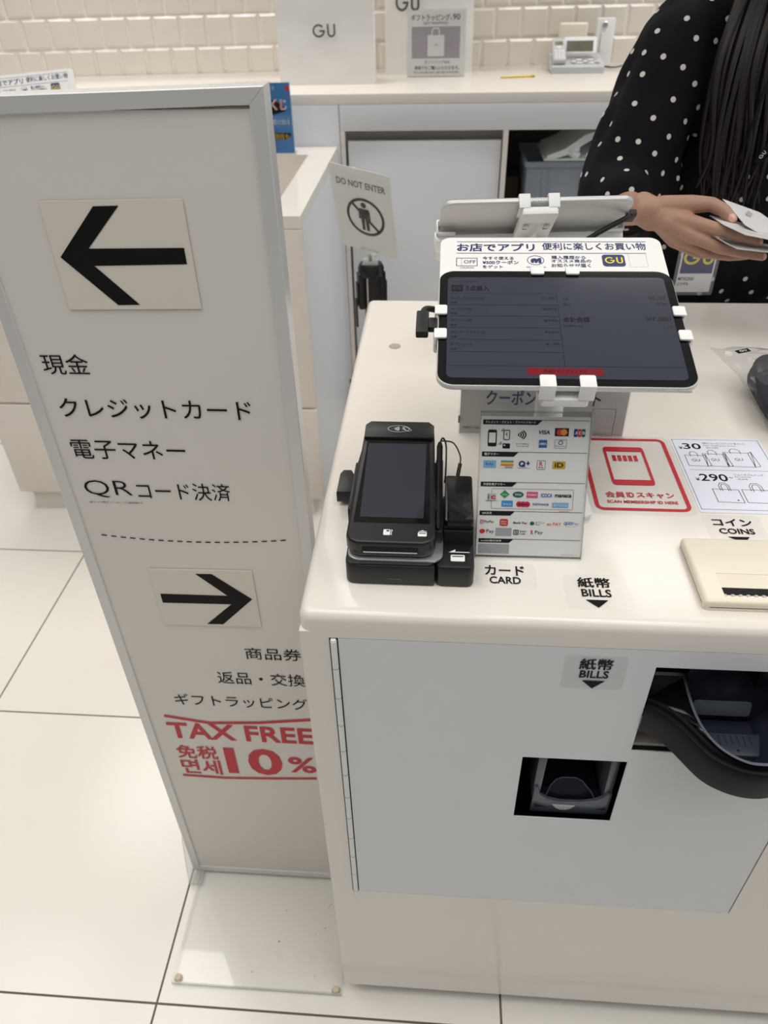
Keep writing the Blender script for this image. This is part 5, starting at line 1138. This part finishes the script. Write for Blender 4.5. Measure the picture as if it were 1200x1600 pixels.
for i in range(34):
    u = rh.random(); v = rh.random(); e = lambda a: rh.uniform(-a, a)
    lock([(H.x + .05 + .02 * u, 1.45 + .05 * v, H.z + .06), (H.x + .079, 1.44 + .06 * v, H.z - .04), (.655 + .05 * u, 1.45 + .03 * v, 1.40), (.66 + .07 * u + e(.006), 1.385 + .02 * v, 1.29), (.655 + .08 * u + e(.01), 1.378 + .02 * v, 1.18), (.65 + .08 * u + e(.012), 1.372 + .02 * v, 1.11 + .04 * rh.random())], .0085, .0012)
for i in range(40):
    u = rh.random(); a = -.075 + .15 * u
    lock([(H.x + a * .9, 1.54 + .03 * rh.random(), H.z + .05), (H.x + a, 1.575 + .01 * rh.random(), H.z - .06), (cxb + a * 1.2, 1.60, 1.40), (cxb + a * 1.3, 1.62, 1.25), (cxb + a * 1.3 + rh.uniform(-.01, .01), 1.625, 1.13)], .0095, .002)
b.build('hair', pr)

# papers held in the hands
def slip(name, label, pts, grp='papers in the hands', sag=.0, marks=()):
    n_ = (Vector(pts[1]) - Vector(pts[0])).cross(Vector(pts[-1]) - Vector(pts[0])).normalized()
    if n_.z < 0: n_ = -n_
    k = len(pts); tm = bmesh.new(); f1 = tm.faces.new([tm.verts.new(p) for p in pts]); bmesh.ops.triangulate(tm, faces=[f1])
    tm.normal_update(); bmesh.ops.solidify(tm, geom=tm.faces[:], thickness=.0007)
    bb = MB(); bb.absorb(tm, 'slip_paper')
    for (p, q, wd, mm) in marks:
        a = Vector(p); c = Vector(q); d = (c - a).normalized(); sd = n_.cross(d) * wd / 2; up_ = n_ * .0011
        bb.raw([a + sd + up_, c + sd + up_, c - sd + up_, a - sd + up_], [(0, 1, 2, 3)], mm)
    o = bb.build(name, base=tuple(sum((Vector(p) for p in pts), Vector()) / k)); tag(o, label, 'paper', grp); return o
MT['slip_paper'] = mat('receipt_paper', (214, 212, 210), 0.5, var=0.06, scale=25)
def lerp(a, c, t): return tuple(Vector(a) * (1 - t) + Vector(c) * t)
A = [(.4177, 1.212, 1.1549), (.4718, 1.1983, 1.1392), (.520, 1.180, 1.112), (.520, 1.142, 1.092), (.4422, 1.163, 1.1314)]
slip('paper_card', 'pale glossy card standing uppermost behind the thumb', A, marks=[((.450, 1.190, 1.1415), (.505, 1.165, 1.1085), .012, 'lilac')])
B_ = [(.4040, 1.2100, 1.1320), (.4057, 1.1445, 1.1375), (.4356, 1.1331, 1.1269), (.5128, 1.1290, 1.1135), (.514, 1.172, 1.112), (.450, 1.192, 1.126)]
slip('receipt', 'white folded slip pinched between thumb and index finger', B_, marks=[((.428, 1.150, 1.1318), (.508, 1.142, 1.1150), .0016, 'ink')])
C_ = [(.4065, 1.190, 1.1068), (.405, 1.1524, 1.1162), (.429, 1.1327, 1.107), (.5128, 1.1310, 1.0985), (.514, 1.178, 1.0955)]
slip('receipt', 'white slip held lowest between index and middle fingers', C_)

# name badge
t = thing('name_badge', 'name badge in a clear holder with blue logo card hanging before the jeans', 'badge', (.457, 1.36, .99))
Fg = frame((.457, 1.372, .99), (1, .03, 0), (0, .02, 1))
b = MB(); b.prism(rrect(-.0315, -.0405, .0315, .0545, .002), 0, .0006, 'paper', Fg); b.rect(-.0285, -.006, .0285, .0505, .0009, 'navy', Fg); b.gu((-.0265, .010, .0265, .036), .0012, 'yellow', Fg, wt=.17)
b.text('MIYAZAKI', (-.029, -.0185, -.0015, -.0125), .0009, 'ink', Fg, .01); b.text('ミヤザキ', (-.029, -.0285, -.009, -.0222), .0009, 'ink', Fg, .01); b.build('badge_card', t)
b = MB(); b.prism(rrect(-.037, -.046, .037, .064, .004), .0014, .002, 'film', Fg); b.prism(rrect(-.037, -.046, .037, .064, .004), -.0012, -.0006, 'film', Fg); b.build('clear_holder', t)
b = MB(); b.box((-.004, .06, -.001), (.004, .08, .001), 'alu', Fg, bev=.0005); b.build('clip', t)
for q in (-1, 1):
    b = MB(); b.tube(spline([tuple(Fg @ Vector((0, .078, 0))), (.48 + q * .004, 1.372, 1.13), (.53 + q * .04, 1.365, 1.24), (cxb + q * .055, 1.415, 1.37), (cxb + q * .065, 1.50, 1.418), (cxb + q * .03, 1.585, 1.43)], 6), .0022, 'ink', n=6); b.build('lanyard', t)

Fy = frame((.512, 1.352, 1.186), (.5, 0, .87), (-.87, .0, .5))
b = MB(); b.box((-.014, -.005, -.0008), (.014, .005, 0), 'ink', Fy); b.gu((-.006, -.0028, .006, .0028), .0003, 'paper', Fy); b.build('strap_tag', t)
# every copy gets what its own name asks for; done
bpy.context.view_layer.update()
